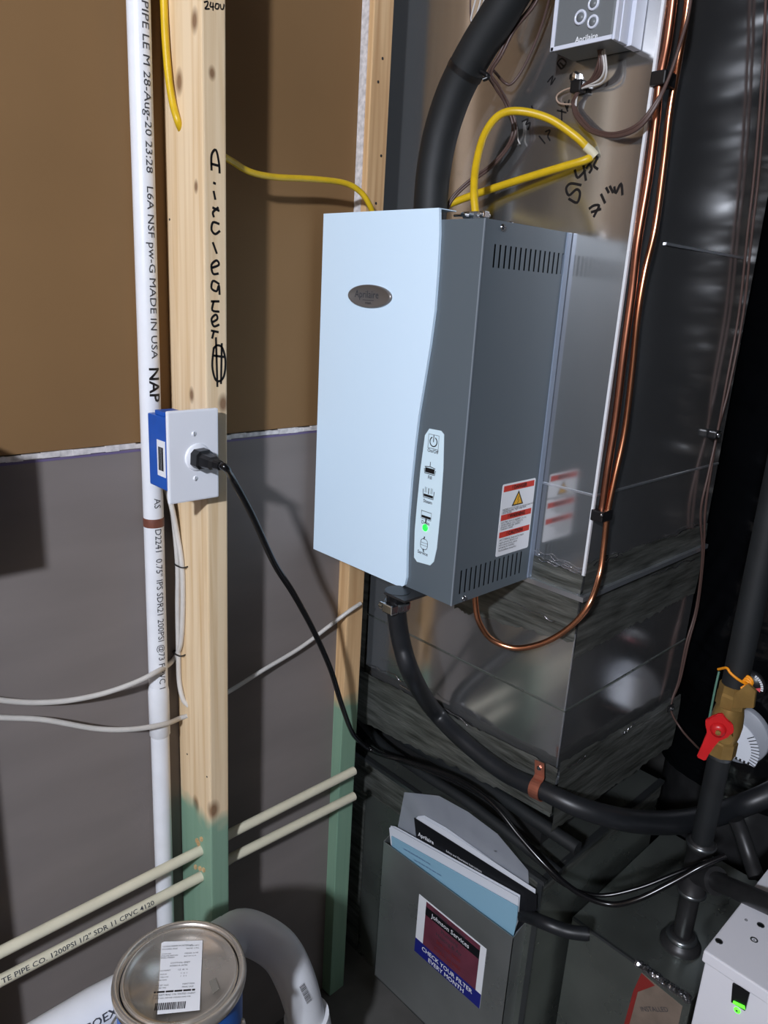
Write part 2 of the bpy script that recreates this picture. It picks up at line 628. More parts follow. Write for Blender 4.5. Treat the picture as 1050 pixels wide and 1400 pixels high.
def pipe_text(s, v0, size, da, m=M_ink, bold=0.0, sx=1.0):
    z0 = P(205, v0, 1, py - pr).z

    def fn(x, y):
        a = PH0 + da + y / pr
        zz = z0 - x
        rr = pr + 0.0004
        return Vector((pipex(zz) + rr * math.cos(a), py + rr * math.sin(a), zz))
    text(s, size, fn, m, 'printed_text', pipe, 'LEFT', bold, sx, 2, .0016)


pipe_text('PIPE LE M 28-Aug-20 23:28   L6A NSF pw-G MADE IN USA', 2, 0.0135, 0.55, sx=1.27)
pipe_text('NAP', 502, 0.021, 0.45, M_marker, 0.0004, sx=1.15)
pipe_text('AS', 683, 0.0135, 0.4)
pipe_text('D2241  0.75" IPS SDR21 200PSI @73 F PVC 1120', 725, 0.0135, 0.4, sx=1.02)

# ------------------------------------------------------------------ outlet
of = thing('power_outlet', 'white single-socket wall plate on a blue box, black plug in it', 'outlet', (0.49, 0.9, 1.2))
bx0, bx1 = 0.4675, 0.5245
MB().box(bx0, bx1, 0.872, 0.94, 1.229, 1.328, 0.002).build('box', M_bluebox, of)
pl = [P(226, 562, 1, 0.868), P(298, 558, 1, 0.868), P(298, 681, 1, 0.868), P(232, 688, 1, 0.868)]
xa, xb = (pl[0].x + pl[3].x) / 2, (pl[1].x + pl[2].x) / 2
zt_, zb_ = (pl[0].z + pl[1].z) / 2, (pl[2].z + pl[3].z) / 2
print('plate', xa, xb, zt_, zb_)
MB().box(xa, xb, 0.866, 0.872, zb_, zt_, 0.0024).build('cover_plate', M_plate, of)
oc = P(270, 625, 1, 0.866)
MB().lathe(oc, (0, -1, 0), [(0.0185, -0.001), (0.0185, 0.001), (0.0172, 0.0026), (0, 0.0028)], 32).build('socket', M_plate, of)
for (u, v) in ((265, 593), (267, 654)):
    p = P(u, v, 1, 0.866)
    sc = MB().lathe(p, (0, -1, 0), [(0.0032, 0), (0.0032, 0.0006), (0.0022, 0.0012), (0, 0.0013)], 14).build('screw', M_plate, of)
    MB().box(p.x - .0004, p.x + .0004, p.y - .0015, p.y - .0012, p.z - .0028, p.z + .0028).build('slot', M_ink, sc)
bl = MB().box(bx0 - 0.0006, bx0, 0.893, 0.915, 1.247, 1.296).build('barcode_label', M_label, of)
b = MB()
y = 0.911
while y > 0.8975:
    wd = random.choice((0.0005, 0.0009, 0.0013))
    b.box(bx0 - 0.0010, bx0 - 0.0006, y - wd, y, 1.255, 1.287)
    y -= wd + random.choice((0.0006, 0.0010))
b.build('bars', M_marker, bl)['kind'] = 'stuff'
MB().box(bx0 + .003, bx0 + .03, 0.9, 0.925, 1.328, 1.334, 0.001).build('clamp_tab', M_bluebox, of)

cordt = thing('black_power_cable', 'thick black plugged-in cable curving from the wall outlet down under the duct', 'cable', (0.56, 0.83, 0.5))
pc = Vector((oc.x, 0.8632, oc.z))
b = MB()
d_ = Vector((0.16, -1, -0.08)).normalized()
sx_ = d_.cross(Vector((0, 0, 1))).normalized()
sz_ = sx_.cross(d_)


def pring(t, hw, hh):
    c = pc + d_ * t
    return [c + sx_ * a * hw + sz_ * bb * hh for a, bb in ((-1, -.6), (-.6, -1), (.6, -1), (1, -.6), (1, .6), (.6, 1), (-.6, 1), (-1, .6))]


rings = [pring(0, .0135, .0125), pring(.012, .0135, .0125), pring(.014, .011, .0095), pring(.03, .0095, .0085), pring(.034, .0065, .0065), pring(.044, .0055, .0055)]
vs = [v for r in rings for v in r]
fs = [(i * 8 + k, i * 8 + (k + 1) % 8, (i + 1) * 8 + (k + 1) % 8, (i + 1) * 8 + k) for i in range(5) for k in range(8)] + [tuple(range(8)), tuple(range(40, 48))]
b.add(vs, fs)
b.build('plug', M_black, cordt)
c0 = pc + d_ * 0.04
cpts = [c0, c0 + d_ * 0.012 + Vector((0.002, 0, -0.001)), P(318, 655, 1, .83), P(345, 705, 1, .835), P(375, 770, 1, .84), P(402, 813, 1, .85), P(430, 865, 1, .87), P(452, 915, 1, .885), P(466, 960, 1, .905), P(479, 996, 1, .93), P(488, 1010, 1, .938), P(505, 1024, 1, .940), P(530, 1034, 0, .93), P(560, 1042, 0, .945), P(620, 1063, 0, .95), P(670, 1095, 0, .95), P(710, 1143, 0, .95), P(750, 1187, 0, .955), P(790, 1220, 0, .975), P(832, 1236, 0, 1.0), P(870, 1230, 0, 1.02), P(920, 1206, 0, 1.06), P(958, 1185, 0, 1.09), P(992, 1170, 0, 1.12)]
MB().tube(cpts, 0.0048, 12, 8).build('cable', M_cord, cordt)

# romex ------------------------------------------------------------
rx = thing('white_cable', 'white flat cables running from the blue box down the stud and left over drywall', 'cable', (0.45, 0.95, 0.8))
A1 = [P(224, 660, 0, .505), P(234, 690, 0, .510), P(243, 735, 0, .5185), P(249, 775, 0, .5205), P(250, 830, 0, .5205), P(247, 880, 0, .5205), P(236, 903, 0, .515), P(215, 918, 1, .944), P(180, 935, 1, .945), P(130, 951, 1, .955), P(70, 960, 1, .965), P(0, 957, 1, .97), P(-120, 935, 1, .972)]
A2 = [P(230, 668, 0, .512), P(238, 715, 0, .5185), P(243, 775, 0, .5205), P(243, 830, 0, .5205), P(244, 890, 0, .5205), P(245, 930, 0, .5205), P(250, 955, 0, .521), P(258, 965, 0, .527)]
A3 = [P(258, 978, 0, .527), P(246, 982, 0, .52), P(225, 990, 1, .944), P(180, 997, 1, .945), P(130, 996, 1, .955), P(60, 984, 1, .965), P(0, 981, 1, .97), P(-120, 975, 1, .972)]
for a in (A1, A2, A3):
    MB().tube(a, 0.0040, 10, 8).build('cable', M_romex, rx)
for (u, v) in ((248, 773), (245, 893)):
    p = P(u, v, 0, .5205)
    MB().tube([p + Vector((0.006, .012, -.001)), p + Vector((-.0055, .011, 0)), p + Vector((-.0055, -.011, .001)), p + Vector((.006, -.012, .001))], 0.0011, 6, 4).build('staple', M_iron, rx)
r2 = tag(MB().tube([P(305, 950, 1, .94), P(322, 940, 1, .955), P(360, 916, 1, .965), P(410, 886, 1, .968), P(450, 856, 1, .962), P(478, 835, 1, .946), P(493, 825, 1, .946)], 0.0038, 10, 8).build('white_cable', M_romex), 'short white cable crossing grey drywall between the two studs, under the steam unit', 'cable')

# yellow cables ------------------------------------------------------
tag(MB().tube([P(222, -60, 0, .519), P(224, 0, 0, .519), P(226, 50, 0, .518), P(230, 100, 0, .518), P(236, 140, 0, .519), P(243, 165, 0, .521), P(249, 180, 0, .53)], 0.0047, 12, 8).build('yellow_cable', M_yellow), 'yellow cable coming down the near pine stud and entering a hole', 'cable')
tag(MB().tube([P(306, 214, 1, .92), P(318, 221, 1, .925), P(342, 235, 1, .93), P(375, 242, 1, .935), P(430, 245, 1, .935), P(470, 250, 1, .93), P(490, 260, 1, .925), P(503, 276, 1, .92), P(512, 300, 1, .92), P(514, 330, 1, .93)], 0.0044, 12, 8).build('yellow_cable', M_yellow), 'yellow cable crossing brown wall between studs, dropping behind the white front panel', 'cable')

# cream pipes --------------------------------------------------------
for nm, lab, q in (('upper', 'upper of the two cream plastic pipes passing through the green stud foot', ((0, 1302), (279, 1160), (318, 1138), (468, 1062))),
                   ('lower', 'lower cream plastic pipe with printed text passing through the green stud foot', ((0, 1341), (279, 1196), (318, 1172), (468, 1097)))):
    yy = 0.918
    a, c, d, e = [P(u, v, 1, yy) for u, v in q]
    zz = (a.z + c.z + d.z + e.z) / 4
    print(nm, a, c, d, e)
    cp = thing('supply_pipe', lab, 'pipe', (0.4, yy, zz))
    MB().tube([(-0.9, yy, a.z), (a.x, yy, a.z), (c.x, yy, c.z), (d.x, yy, d.z), (e.x + .03, yy, e.z)], 0.0084, 18, 1).build('tube', M_cpvc, cp)
    MB().lathe((0.5577, yy, d.z), (1, 0, 0), [(0.0125, 0), (0.0125, 0.005), (0.0088, 0.009)], 18).build('grommet', M_iron, cp)
    if nm == 'lower':
        nrm = Vector((-a.x, -yy, 1.5 - a.z))

        def fn(x, y, a=a, c=c):
            t = (x) / (c.x - a.x)
            zc = a.z + (c.z - a.z) * t
            an = math.radians(200) + -y / 0.0084
            an = math.radians(150) - y / 0.0084
            return Vector((a.x + x, yy + 0.0087 * math.cos(an), zc + 0.0087 * math.sin(an)))
        text('TE PIPE CO. 1200PSI 1/2" SDR 11 CPVC 4120', 0.0095, fn, M_ink, 'printed_text', cp, 'LEFT', 0.0001, 1.25, 2, .001)

# big white drain pipe with elbow -------------------------------------
by = 0.825
e0 = P(330, 1280, 1, by)
bz = e0.z
BR = 0.034
dp = thing('drain_pipe', 'wide white plastic drain pipe behind the paint can with elbow turning down', 'pipe', (0.4, by, bz))
t0 = P(150, 1336, 1, by - .02)
print('bigpipe z', bz, t0)
bzt = t0.z - BR * .75 - .040
p_end = Vector((0.545, by, bz))
zc = (bz + bzt) / 2 - .008
MB().tube([(-0.9, by, bzt), (0.30, by, bzt), (0.545, by, zc)], BR * .93, 32, 1).build('tube', M_pvc, dp)
zc = (bz + bzt) / 2 - .008
ell = [Vector((0.50, by, zc)), Vector((0.545, by, zc)), P(378, 1296, 1, .79), P(402, 1335, 1, .765), P(416, 1380, 1, .755), P(424, 1425, 1, .75), P(428, 1470, 1, .75)]
MB().tube(ell, [BR, BR, BR, BR * .97, BR * .94, BR * .92, BR * .92], 32, 8).build('elbow', M_pvc, dp)
h0 = P(419, 1388, 1, .755)
MB().tube([h0, h0 + (ell[5] - ell[4]).normalized() * 0.05], BR * 1.14, 32, 1).build('hub', M_pvc, dp)
MB().tube([Vector((0.49, by, zc)), Vector((0.52, by, zc))], BR * 1.12, 32, 1).build('hub', M_pvc, dp)
MB().tube([h0, (h0.x + .01, .75, 0.0)], BR * .93, 24, 1).build('drop', M_pvc, dp)


def fnb(x, y):
    an = math.radians(158) - y / (BR * .93)
    return Vector((P(88, 1400, 1, by - .03).x + x, by + (BR * .93 + .0004) * math.cos(an), bzt + (BR * .93 + .0004) * math.sin(an)))


text('40 COEX CELLULAR CORE PVC', 0.016, fnb, M_ink, 'printed_text', dp, 'LEFT', 0.0002, 1.1, 2, .003)
# barcode on the elbow
ec = P(402, 1335, 1, .765)
ed = (ell[4] - ell[2]).normalized()
tocam = (CAM - ec)
tocam = (tocam - ed * tocam.dot(ed)).normalized()
sd = ed.cross(tocam).normalized()


def elb(a, l):  # a: around, l: along
    base = ec + ed * l
    return base + (tocam * math.cos(a) + sd * math.sin(a)) * (BR * .985 + .0012)


b = MB()
l = -0.008
while l < 0.030:
    wd = random.choice((0.0007, 0.0012, 0.0017))
    sgn = 1 if sd.dot(RT) > 0 else -1
    b.add([elb(sgn * .02, l), elb(sgn * .30, l), elb(sgn * .30, l + wd), elb(sgn * .02, l + wd)], [(0, 1, 2, 3)])
    l += wd + 0.0011
b.build('barcode', M_marker, dp)['kind'] = 'stuff'

# ------------------------------------------------------------------ paint can
cc = Vector((0.362, 0.690, 0.655))
CR = 0.0815
can = thing('paint_can', 'paint can with silver lid, white label on top and blue wrap', 'can', (cc.x, cc.y, 0.47))
MB().lathe((cc.x, cc.y, 0.466), (0, 0, 1), [(CR - .002, 0), (CR, .002), (CR, .008), (CR - .003, .01), (CR - .003, .172), (CR - .003, .173)], 56).build('body', M_bluecan, can)
MB().lathe((cc.x, cc.y, 0.638), (0, 0, 1), [(CR - .003, 0), (CR + .0015, .003), (CR + .0022, .010), (CR + .001, .016), (CR - .003, .0175), (CR - .006, .015), (CR - .008, .008)], 56, cap=False).build('rim', M_tin, can)
MB().lathe((cc.x, cc.y, 0.644), (0, 0, 1), [(CR - .0085, 0.004), (CR - .0105, .0095), (CR - .013, .009), (CR - .0155, .0045), (CR - .018, .005), (CR - .0195, .001), (0, .0008)], 56, cap=False).build('lid', M_tin, can)
# label and dents
a_ = P(221, 1288, 2, .646)
b_ = P(277, 1286, 2, .646)
c_ = P(273, 1381, 2, .646)
d2 = P(215, 1387, 2, .646)
lab = MB().prism([a_, b_, c_, d2], (0, 0, .0006)).build('label', M_label, can)
ux = ((b_ - a_) + (c_ - d2)).normalized()
uy = Vector((0, 0, 1)).cross(ux)
H = (a_ - d2).length
Wd = (b_ - a_).length
lo = a_ + Vector((0, 0, .0006))


def lfn(fx, fy):
    o = lo + ux * (fx * Wd) - uy * (fy * H)
    return plane_fn(o, ux, uy, 0.0003)


rows = [(.05, .08, 'ULTRA PREMIUM INTERIOR', .0032), (.05, .12, 'EGGSHELL BASE', .0028), (.68, .09, '18-20-0412', .003), (.62, .13, 'TINTED 3.78 L', .0028), (.05, .22, 'CUSTOM\nCOLOR MATCH\nWALL FINISH', .003), (.60, .20, 'ORDER 66143', .003), (.60, .24, 'BATCH 02 A', .0028), (.3, .33, 'COTTON GREY', .0036), (.3, .37, 'INTERIOR SATIN', .003), (.05, .43, 'COLORANT', .0028), (.5, .43, 'OZ  48  96', .0028), (.05, .48, 'B1 BLACK', .0026), (.05, .52, 'C1 YELLOW', .0026), (.05, .56, 'I1 BROWN', .0026), (.58, .48, '0  12  1', .0028), (.58, .52, '1   4  0', .0028), (.05, .63, 'USE BY 0622', .003), (.05, .665, 'STORE 0482', .0026), (.66, .63, 'PAINT DESK', .0028), (.66, .67, 'FINAL SALE', .0028), (.05, .76, 'NO RETURNS ON TINTED PAINT', .0034), (.05, .80, 'SHAKE WELL BEFORE OPENING AND STIR', .0024)]
b = MB()
for fx, fy, s_, sz in rows:
    t_ = text(s_, sz, lfn(fx, fy), M_ink, None, None, 'LEFT', 0, 1.0, 1)
    b.add(t_.v, t_.f)
b.build('print', M_ink, lab, fix=False)['kind'] = 'stuff'
b = MB()
for k in range(14):
    b.add([lo + ux * (Wd * (.04 + k * .066)) - uy * (H * .705) + Vector((0, 0, .0003)), lo + ux * (Wd * (.04 + k * .066 + (.07 if k % 3 else .045))) - uy * (H * .705) + Vector((0, 0, .0003)), lo + ux * (Wd * (.04 + k * .066 + (.07 if k % 3 else .045))) - uy * (H * .728) + Vector((0, 0, .0003)), lo + ux * (Wd * (.04 + k * .066)) - uy * (H * .728) + Vector((0, 0, .0003))], [(0, 1, 2, 3)])
xx = .12
while xx < .8:
    wd = random.choice((.010, .018, .026))
    p0 = lo + Vector((0, 0, .0003))
    b.add([p0 + ux * (Wd * xx) - uy * (H * .86), p0 + ux * (Wd * (xx + wd)) - uy * (H * .86), p0 + ux * (Wd * (xx + wd)) - uy * (H * .95), p0 + ux * (Wd * xx) - uy * (H * .95)], [(0, 1, 2, 3)])
    xx += wd + random.choice((.010, .016))
b.build('barcode', M_marker, lab, fix=False)['kind'] = 'stuff'
p = P(293, 1347, 2, .6455)
q = [P(286, 1342, 2, .6455), P(295, 1337, 2, .6455), P(300, 1352, 2, .6455), P(291, 1359, 2, .6455)]
MB().prism(q, (0, 0, .0005)).build('glue_mark', mat('glue_mark', (120, 116, 108), .6), can)
# wire bail
ha = [Vector((cc.x - .084 * math.cos(t) * 1.02, cc.y - .084 * math.sin(t) * 1.02, 0.60 - .055 * math.sin(t) ** 2)) for t in [math.pi * (-.25) + math.pi * k / 12 for k in range(13)]]
MB().tube(ha, 0.0018, 8, 2).build('handle', M_chrome, can)
for k in (0, -1):
    hv = (ha[k] - Vector((cc.x, cc.y, ha[k].z))).normalized()
    MB().lathe(ha[k] - hv * .008, hv, [(0.008, 0), (0.007, .004), (0.003, .006), (0, .007)], 16).build('handle_boss', M_tin, can)
tag(MB().box(cc.x - .07, cc.x + .07, cc.y - .06, cc.y + .06, 0, 0.466, 0.003).build('wooden_block', M_crate), 'plain wooden block under the paint can, below the picture', 'block')

# ------------------------------------------------------------------ duct
XD, YC, XE, YE = 0.9826, 0.5514, 1.42, 1.06
duct = thing('supply_duct', 'tall shiny galvanised steel duct behind the steam unit with handwritten numbers', 'duct', (1.2, 0.8, 0.6))
MB().box(XD, XE, YC, YE, 1.072, 2.44).build('upper_section', M_galv, duct)
MB().box(XD, XE, YC, YE, 0.71, 1.060).build('middle_section', M_galv, duct)
MB().box(XD + .004, XE - .004, YC + .004, YE - .004, 1.058, 1.074).build('joint_gap', M_galv2, duct)
MB().box(XD - 0.0035, XD + 0.001, YC - 0.0025, YC + 0.0015, 1.10, 2.44).build('corner_seam', mat('corner_highlight', (235, 238, 242), .3, .2), duct)  # near-white strip paints the highlight along the folded corner
MB().box(XD - 0.0012, XD + 0.001, YC - 0.0012, YC + 0.001, .72, 1.0).build('corner_seam', M_seam, duct)
# ridge seams that go round both visible faces


def ridge(z, name='seam', pro=.0025, hh=.002, x0=XD, x1=XE, y1=YE, m=None, sideonly=False):
    b = MB()
    if not sideonly:
        b.box(XD - pro, XD + .001, YC - pro, y1, z - hh, z + hh)
    b.box(x0, x1, YC - pro, YC + .001, z - hh, z + hh)
    b.build(name, m or M_seam, duct)


ridge(1.2270, hh=.0016, pro=.0016)
ridge(0.862, hh=.0014, pro=.0016, m=M_galv2)
ridge(1.591, x0=1.08, x1=1.37, sideonly=True, hh=.0018)
# flanges
b = MB().box(XD - .010, XD + .001, YC - .010, YE, 1.060, 1.068)
b.box(XD, XE, YC - .010, YC + .001, 1.060, 1.068)
b.build('flange', M_seam, duct)
# lower flange slopes down toward the wall
zf0, zf1 = P(768, 1073, 0, XD - .015).z, P(484, 938, 0, XD - .012).z
print('flange z', zf0, zf1)
b = MB()
yl = 1.065
b.prism([(XD - .012, YC - .01, zf0), (XD - .012, YC - .01, zf0 - .008), (XD - .012, yl, zf1 - .008), (XD - .012, yl, zf1)], (.014, 0, 0))
b.prism([(XD, YC - .01, zf0), (XD, YC - .01, zf0 - .008), (XE + .005, YC - .01, zf0 - .028), (XE + .005, YC - .01, zf0 - .020)], (0, .012, 0))
b.build('flange', M_seam, duct)
b = MB()
b.prism([(XD + .001, YC + .001, zf0 + .01), (XD + .001, YC + .001, zf0 - .085), (XD + .001, YE, zf1 - .06), (XD + .001, YE, .715)], (.42, 0, 0))
b.build('tapered_collar', M_galv2, duct)


def tape(name, ax, val, h0, h1, top, bot, n=60, jt=.004, jb=.006, par=None, m=None):
    """strip of foil tape on a duct face: top/bot functions of 0..1 giving z; ragged edges"""
    b = MB()
    vs = []
    for i in range(n + 1):
        t = i / n
        h = h0 + (h1 - h0) * t
        z1 = top(t) + jt * noise.noise((h * 60, 1, val)) + jt * .6 * (random.random() - .5)
        z0 = bot(t) + jb * noise.noise((h * 50, 7, val)) + jb * .6 * (random.random() - .5)
        rows_ = 6
        for k in range(rows_ + 1):
            s_ = k / rows_
            off = .0012 + .0012 * (noise.noise((h * 25, s_ * 3, val)) + .5)
            if k in (0, rows_):
                off = .0004
            zz = z0 + (z1 - z0) * s_
            vs.append((val - off, h, zz) if ax == 0 else (h, val - off, zz))
    fs = []
    R_ = 7
    for i in range(n):
        for k in range(6):
            fs.append((i * R_ + k, (i + 1) * R_ + k, (i + 1) * R_ + k + 1, i * R_ + k + 1))
    b.add(vs, fs, True)
    return b.build(name, m or M_tape, par or duct)


def lerp(a, c):
    return lambda t: a + (c - a) * t


tape('foil_tape', 0, XD - .001, YC, 0.80, lerp(1.098, 1.118), lerp(.985, .955))
tape('foil_tape', 0, XD - .001, 0.80, 1.058, lerp(1.118, 1.11), lerp(.99, 1.0))
tape('foil_tape', 1, YC - .001, XD, XE, lerp(1.118, 1.108), lerp(.957, .966))
tape('foil_tape', 0, XD - .0135, YC - .01, 1.062, lerp(.765, .735), lerp(.675, .615), par=duct)
tape('foil_tape', 1, YC - .0115, XD - .012, XE, lerp(.775, .742), lerp(.640, .622))
tape('foil_tape', 0, XD - .0008, 1.028, 1.060, lerp(1.0, 1.0), lerp(.72, .72), n=10)
# frayed tape curls, bright edges
b = MB()
for (u0, v0, u1, v1, ax, val) in ((730, 752, 792, 778, 0, XD - .004), (736, 764, 790, 785, 0, XD - .004), (680, 815, 760, 850, 0, XD - .004), (740, 800, 792, 812, 0, XD - .004), (812, 771, 850, 757, 1, YC - .004), (915, 735, 955, 716, 1, YC - .004), (890, 790, 950, 763, 1, YC - .004), (775, 1050, 800, 1035, 1, YC - .016), (850, 1005, 868, 990, 1, YC - .016), (500, 905, 560, 935, 0, XD - .018), (545, 935, 640, 990, 0, XD - .018)):
    n = 9
    pts = []
    for i in range(n + 1):
        t = i / n
        p = P(u0 + (u1 - u0) * t + random.uniform(-1, 1), v0 + (v1 - v0) * t + random.uniform(-3, 3), ax, val)
        pts.append(p)
    b.tube(pts, [random.uniform(.0004, .0012) for _ in pts], 5, 3)
fr = b.build('tape_fray', M_foil, duct)
fr['kind'] = 'stuff'

# writing on the duct
b = MB()
strokes(b, 0, XD, (-1, 0, 0), 0.0036, [
    [(794, 253), (780, 251), (774, 258), (778, 267), (788, 259), (793, 264), (789, 277), (778, 272)],
    [(786, 233), (790, 243), (800, 233)], [(797, 222), (801, 246)],
    [(802, 230), (806, 225), (809, 230), (806, 236)], [(808, 218), (817, 215), (812, 226), (817, 231)],
    [(806, 285), (812, 281), (819, 281), (816, 288), (812, 296)], [(809, 290), (821, 286)],
    [(822, 266), (827, 277)], [(829, 257), (832, 263)], [(834, 255), (838, 263)], [(840, 256), (842, 264), (849, 251), (851, 266)]])
strokes(b, 0, XD, (-1, 0, 0), 0.0022, [
    [(749, 112), (756, 104), (753, 116), (759, 107)],
    [(766, 92), (762, 86), (768, 80), (774, 86), (768, 94), (764, 90)], [(766, 86), (770, 90)],
    [(762, 151), (774, 154)], [(768, 150), (768, 164)], [(772, 140), (776, 152)], [(778, 137), (776, 148)],
    [(737, 186), (745, 196)], [(746, 180), (752, 178), (749, 186), (752, 192)],
    [(714, 166), (722, 163), (719, 170), (725, 168), (722, 177)], [(727, 145), (731, 158)]])
b.build('marker_writing', M_marker, duct, fix=False)['kind'] = 'stuff'

# ---------------- lower plenum and furnace cabinet
plen = thing('lower_plenum', 'dark taped steel plenum below the duct, document pocket on its face', 'plenum', (1.2, 0.8, 0))
MB().box(XD, XE, YC - .004, 1.058, 0, 0.530).build('shell', M_galv2, plen)
MB().box(1.05, XE - .03, YC + .05, 1.03, 0.525, 0.75).build('flexible_collar', mat('black_canvas', (10, 10, 11), .8), plen)
zr0 = P(750, 1186, 0, XD - .008).z
b = MB().box(XD - .009, XD + .002, YC - .012, 1.062, .526, .534)
b.box(XD, XE, YC - .012, YC, .526, .534)
b.build('flange', M_zinc, plen)
tape('foil_tape', 0, XD - .001, YC - .005, 1.058, lerp(.532, .532), lerp(.475, .44), par=plen)
tape('foil_tape', 1, YC - .005, XD, XE, lerp(.532, .532), lerp(.50, .49), par=plen)
tape('foil_tape', 0, XD - .0008, 1.0, 1.058, lerp(.45, .45), lerp(.02, .02), n=8, par=plen)
MB().box(XD - .004, XD + .001, YC - .006, YC + .004, 0, .53).build('corner_seam', M_zinc, plen)

fx0, fy0, ft = 1.085, 0.302, 0.392
furn = thing('furnace_cabinet', 'dark steel cabinet at the bottom right, red-edged reflection painted on its face', 'cabinet', (1.3, .42, 0))
MB().box(fx0, 1.46, fy0, YC - .018, 0, ft, .0015).build('shell', M_galv2, furn)
MB().box(fx0 - .0015, fx0 + .003, fy0, YC - .02, ft - .004, ft + .0012).build('top_edge', M_zinc, furn)
vs = []
b = MB()
n = 26
for i in range(n + 1):
    y_ = fy0 + .002 + (0.10) * i / n
    for j, (dx, dz) in enumerate(((-.003, -.006), (-.0045, .0), (0, .003), (.008, .0025))):
        vs.append((fx0 + dx + random.uniform(-.0012, .0012), y_, ft + dz + random.uniform(-.0015, .0015)))
b.add(vs, [(i * 4 + k, (i + 1) * 4 + k, (i + 1) * 4 + k + 1, i * 4 + k + 1) for i in range(n) for k in range(3)])
b.build('foil_edging', M_foil, furn)
stk = [(fx0 - .0008, fy0 + .012, ft - .02), (fx0 - .0008, fy0 + .088, ft - .012), (fx0 - .0008, fy0 + .102, ft - .16), (fx0 - .0008, fy0 + .012, ft - .16)]
sk = MB().prism(stk, (.0007, 0, 0)).build('sticker', mat('reflected_label', (122, 108, 96), .5, scale=30, amt=.15), furn)  # flat label stands for red lettering reflected in the steel face
MB().prism([(fx0 - .0012, fy0 + .088, ft - .012), (fx0 - .0012, fy0 + .062, ft - .018), (fx0 - .0012, fy0 + .088, ft - .055), (fx0 - .0012, fy0 + .096, ft - .060)], (.0004, 0, 0)).build('red_band', mat('dull_red', (130, 40, 36), .5), sk)
MB().prism([(fx0 - .0012, fy0 + .088, ft - .055), (fx0 - .0012, fy0 + .096, ft - .060), (fx0 - .0012, fy0 + .102, ft - .16), (fx0 - .0012, fy0 + .093, ft - .16)], (.0004, 0, 0)).build('red_band', MATS['dull_red'], sk)
text('INSTALLED', .012, plane_fn((fx0 - .0012, fy0 + .055, ft - .065), (0, -.75, .66), (0, .66, .75)), M_ink, 'print', sk)
text('WARRANTY', .014, plane_fn((fx0 - .0012, fy0 + .035, ft - .095), (0, -.75, .66), (0, .66, .75)), MATS['dull_red'], 'print', sk)

# document pocket
PXF = 0.945
ptl, ptr = P(524, 1150, 0, PXF), P(702, 1282, 0, PXF)
print('pocket', ptl, ptr)
yl_, yr_ = ptl.y, ptr.y
pk = thing('document_pocket', 'grey sheet-metal pocket holding manuals, with a service sticker on the front', 'pocket', (PXF, (yl_ + yr_) / 2, .1))
ztp = (ptl.z + ptr.z) / 2
t_ = .0012


def pz(y_):
    return ptr.z + (ptl.z - ptr.z) * (y_ - yr_) / (yl_ - yr_)


MB().prism([(PXF, yl_, pz(yl_)), (PXF, yr_, pz(yr_)), (PXF, yr_, .04), (PXF, yl_, .04)], (t_, 0, 0)).build('front', mat('pocket_steel', (178, 182, 180), .34, metal=.8, scale=6, amt=.12, rvar=.08), pk)
for yy, nm in ((yl_, 'side'), (yr_, 'side')):
    MB().prism([(PXF, yy, pz(yy)), (XD, yy, pz(yy) + .012), (XD, yy, .04), (PXF, yy, .04)], (0, t_ if yy == yr_ else -t_, 0)).build(nm, MATS['pocket_steel'], pk)
MB().box(PXF, XD - .003, yr_, yl_, .04, .042).build('bottom', MATS['pocket_steel'], pk)
# sticker
s0, s1, s2, s3 = P(573, 1226, 0, PXF), P(661, 1290, 0, PXF), P(661, 1378, 0, PXF), P(573, 1310, 0, PXF)
sy0, sy1 = s0.y, (s1.y + s2.y) / 2
szt, szb = (s0.z + s1.z) / 2, (s2.z + s3.z) / 2
print('sticker', sy0, sy1, szt, szb)
sk = MB().box(PXF - .0006, PXF, sy1, sy0, szb, szt).build('sticker', M_label, pk)
hs = szt - szb
ws = sy0 - sy1
MB().box(PXF - .0009, PXF - .0006, sy1, sy0, szb, szb + hs * .24).build('navy_band', M_navy, sk)
MB().box(PXF - .0009, PXF - .0006, sy1 + ws * .08, sy0 - ws * .12, szb + hs * .24, szt - hs * .02).build('photo_area', M_maroon, sk)
MB().box(PXF - .0011, PXF - .0009, sy1 + ws * .08, sy0 - ws * .12, szt - hs * .24, szt - hs * .10).build('title_bar', M_blackpaper, sk)
o_ = lambda fy, fz, lf=.0014: plane_fn((PXF - lf, sy0 - ws * fy, szb + hs * fz), XB, Z)
text('CHECK YOUR FILTER', hs * .098, o_(.5, .165), M_label, 'lettering', sk, bold=.0002)
text('EVERY MONTH', hs * .098, o_(.5, .06), M_label, 'lettering', sk, bold=.0002)
text('Johnson Services', hs * .10, o_(.5, .83), M_label, 'lettering', sk, bold=.0001)
text('Heating - Cooling', hs * .08, o_(.48, .93), M_ink, 'lettering', sk)
text('Plumbing', hs * .085, o_(.5, .70), M_ink, 'lettering', sk)
text('Heating & Air', hs * .085, o_(.5, .60), M_ink, 'lettering', sk)
text('204 505 5000', hs * .08, o_(.5, .48), MATS['dull_red'], 'lettering', sk)
text('CALL 24 HRS', hs * .085, o_(.5, .35), MATS['dull_red'], 'lettering', sk)


def slab(ax, val, th, uv):
    ex = [0, 0, 0]
    ex[ax] = th
    return MB().prism([P(u, v, ax, val) for u, v in uv], ex)


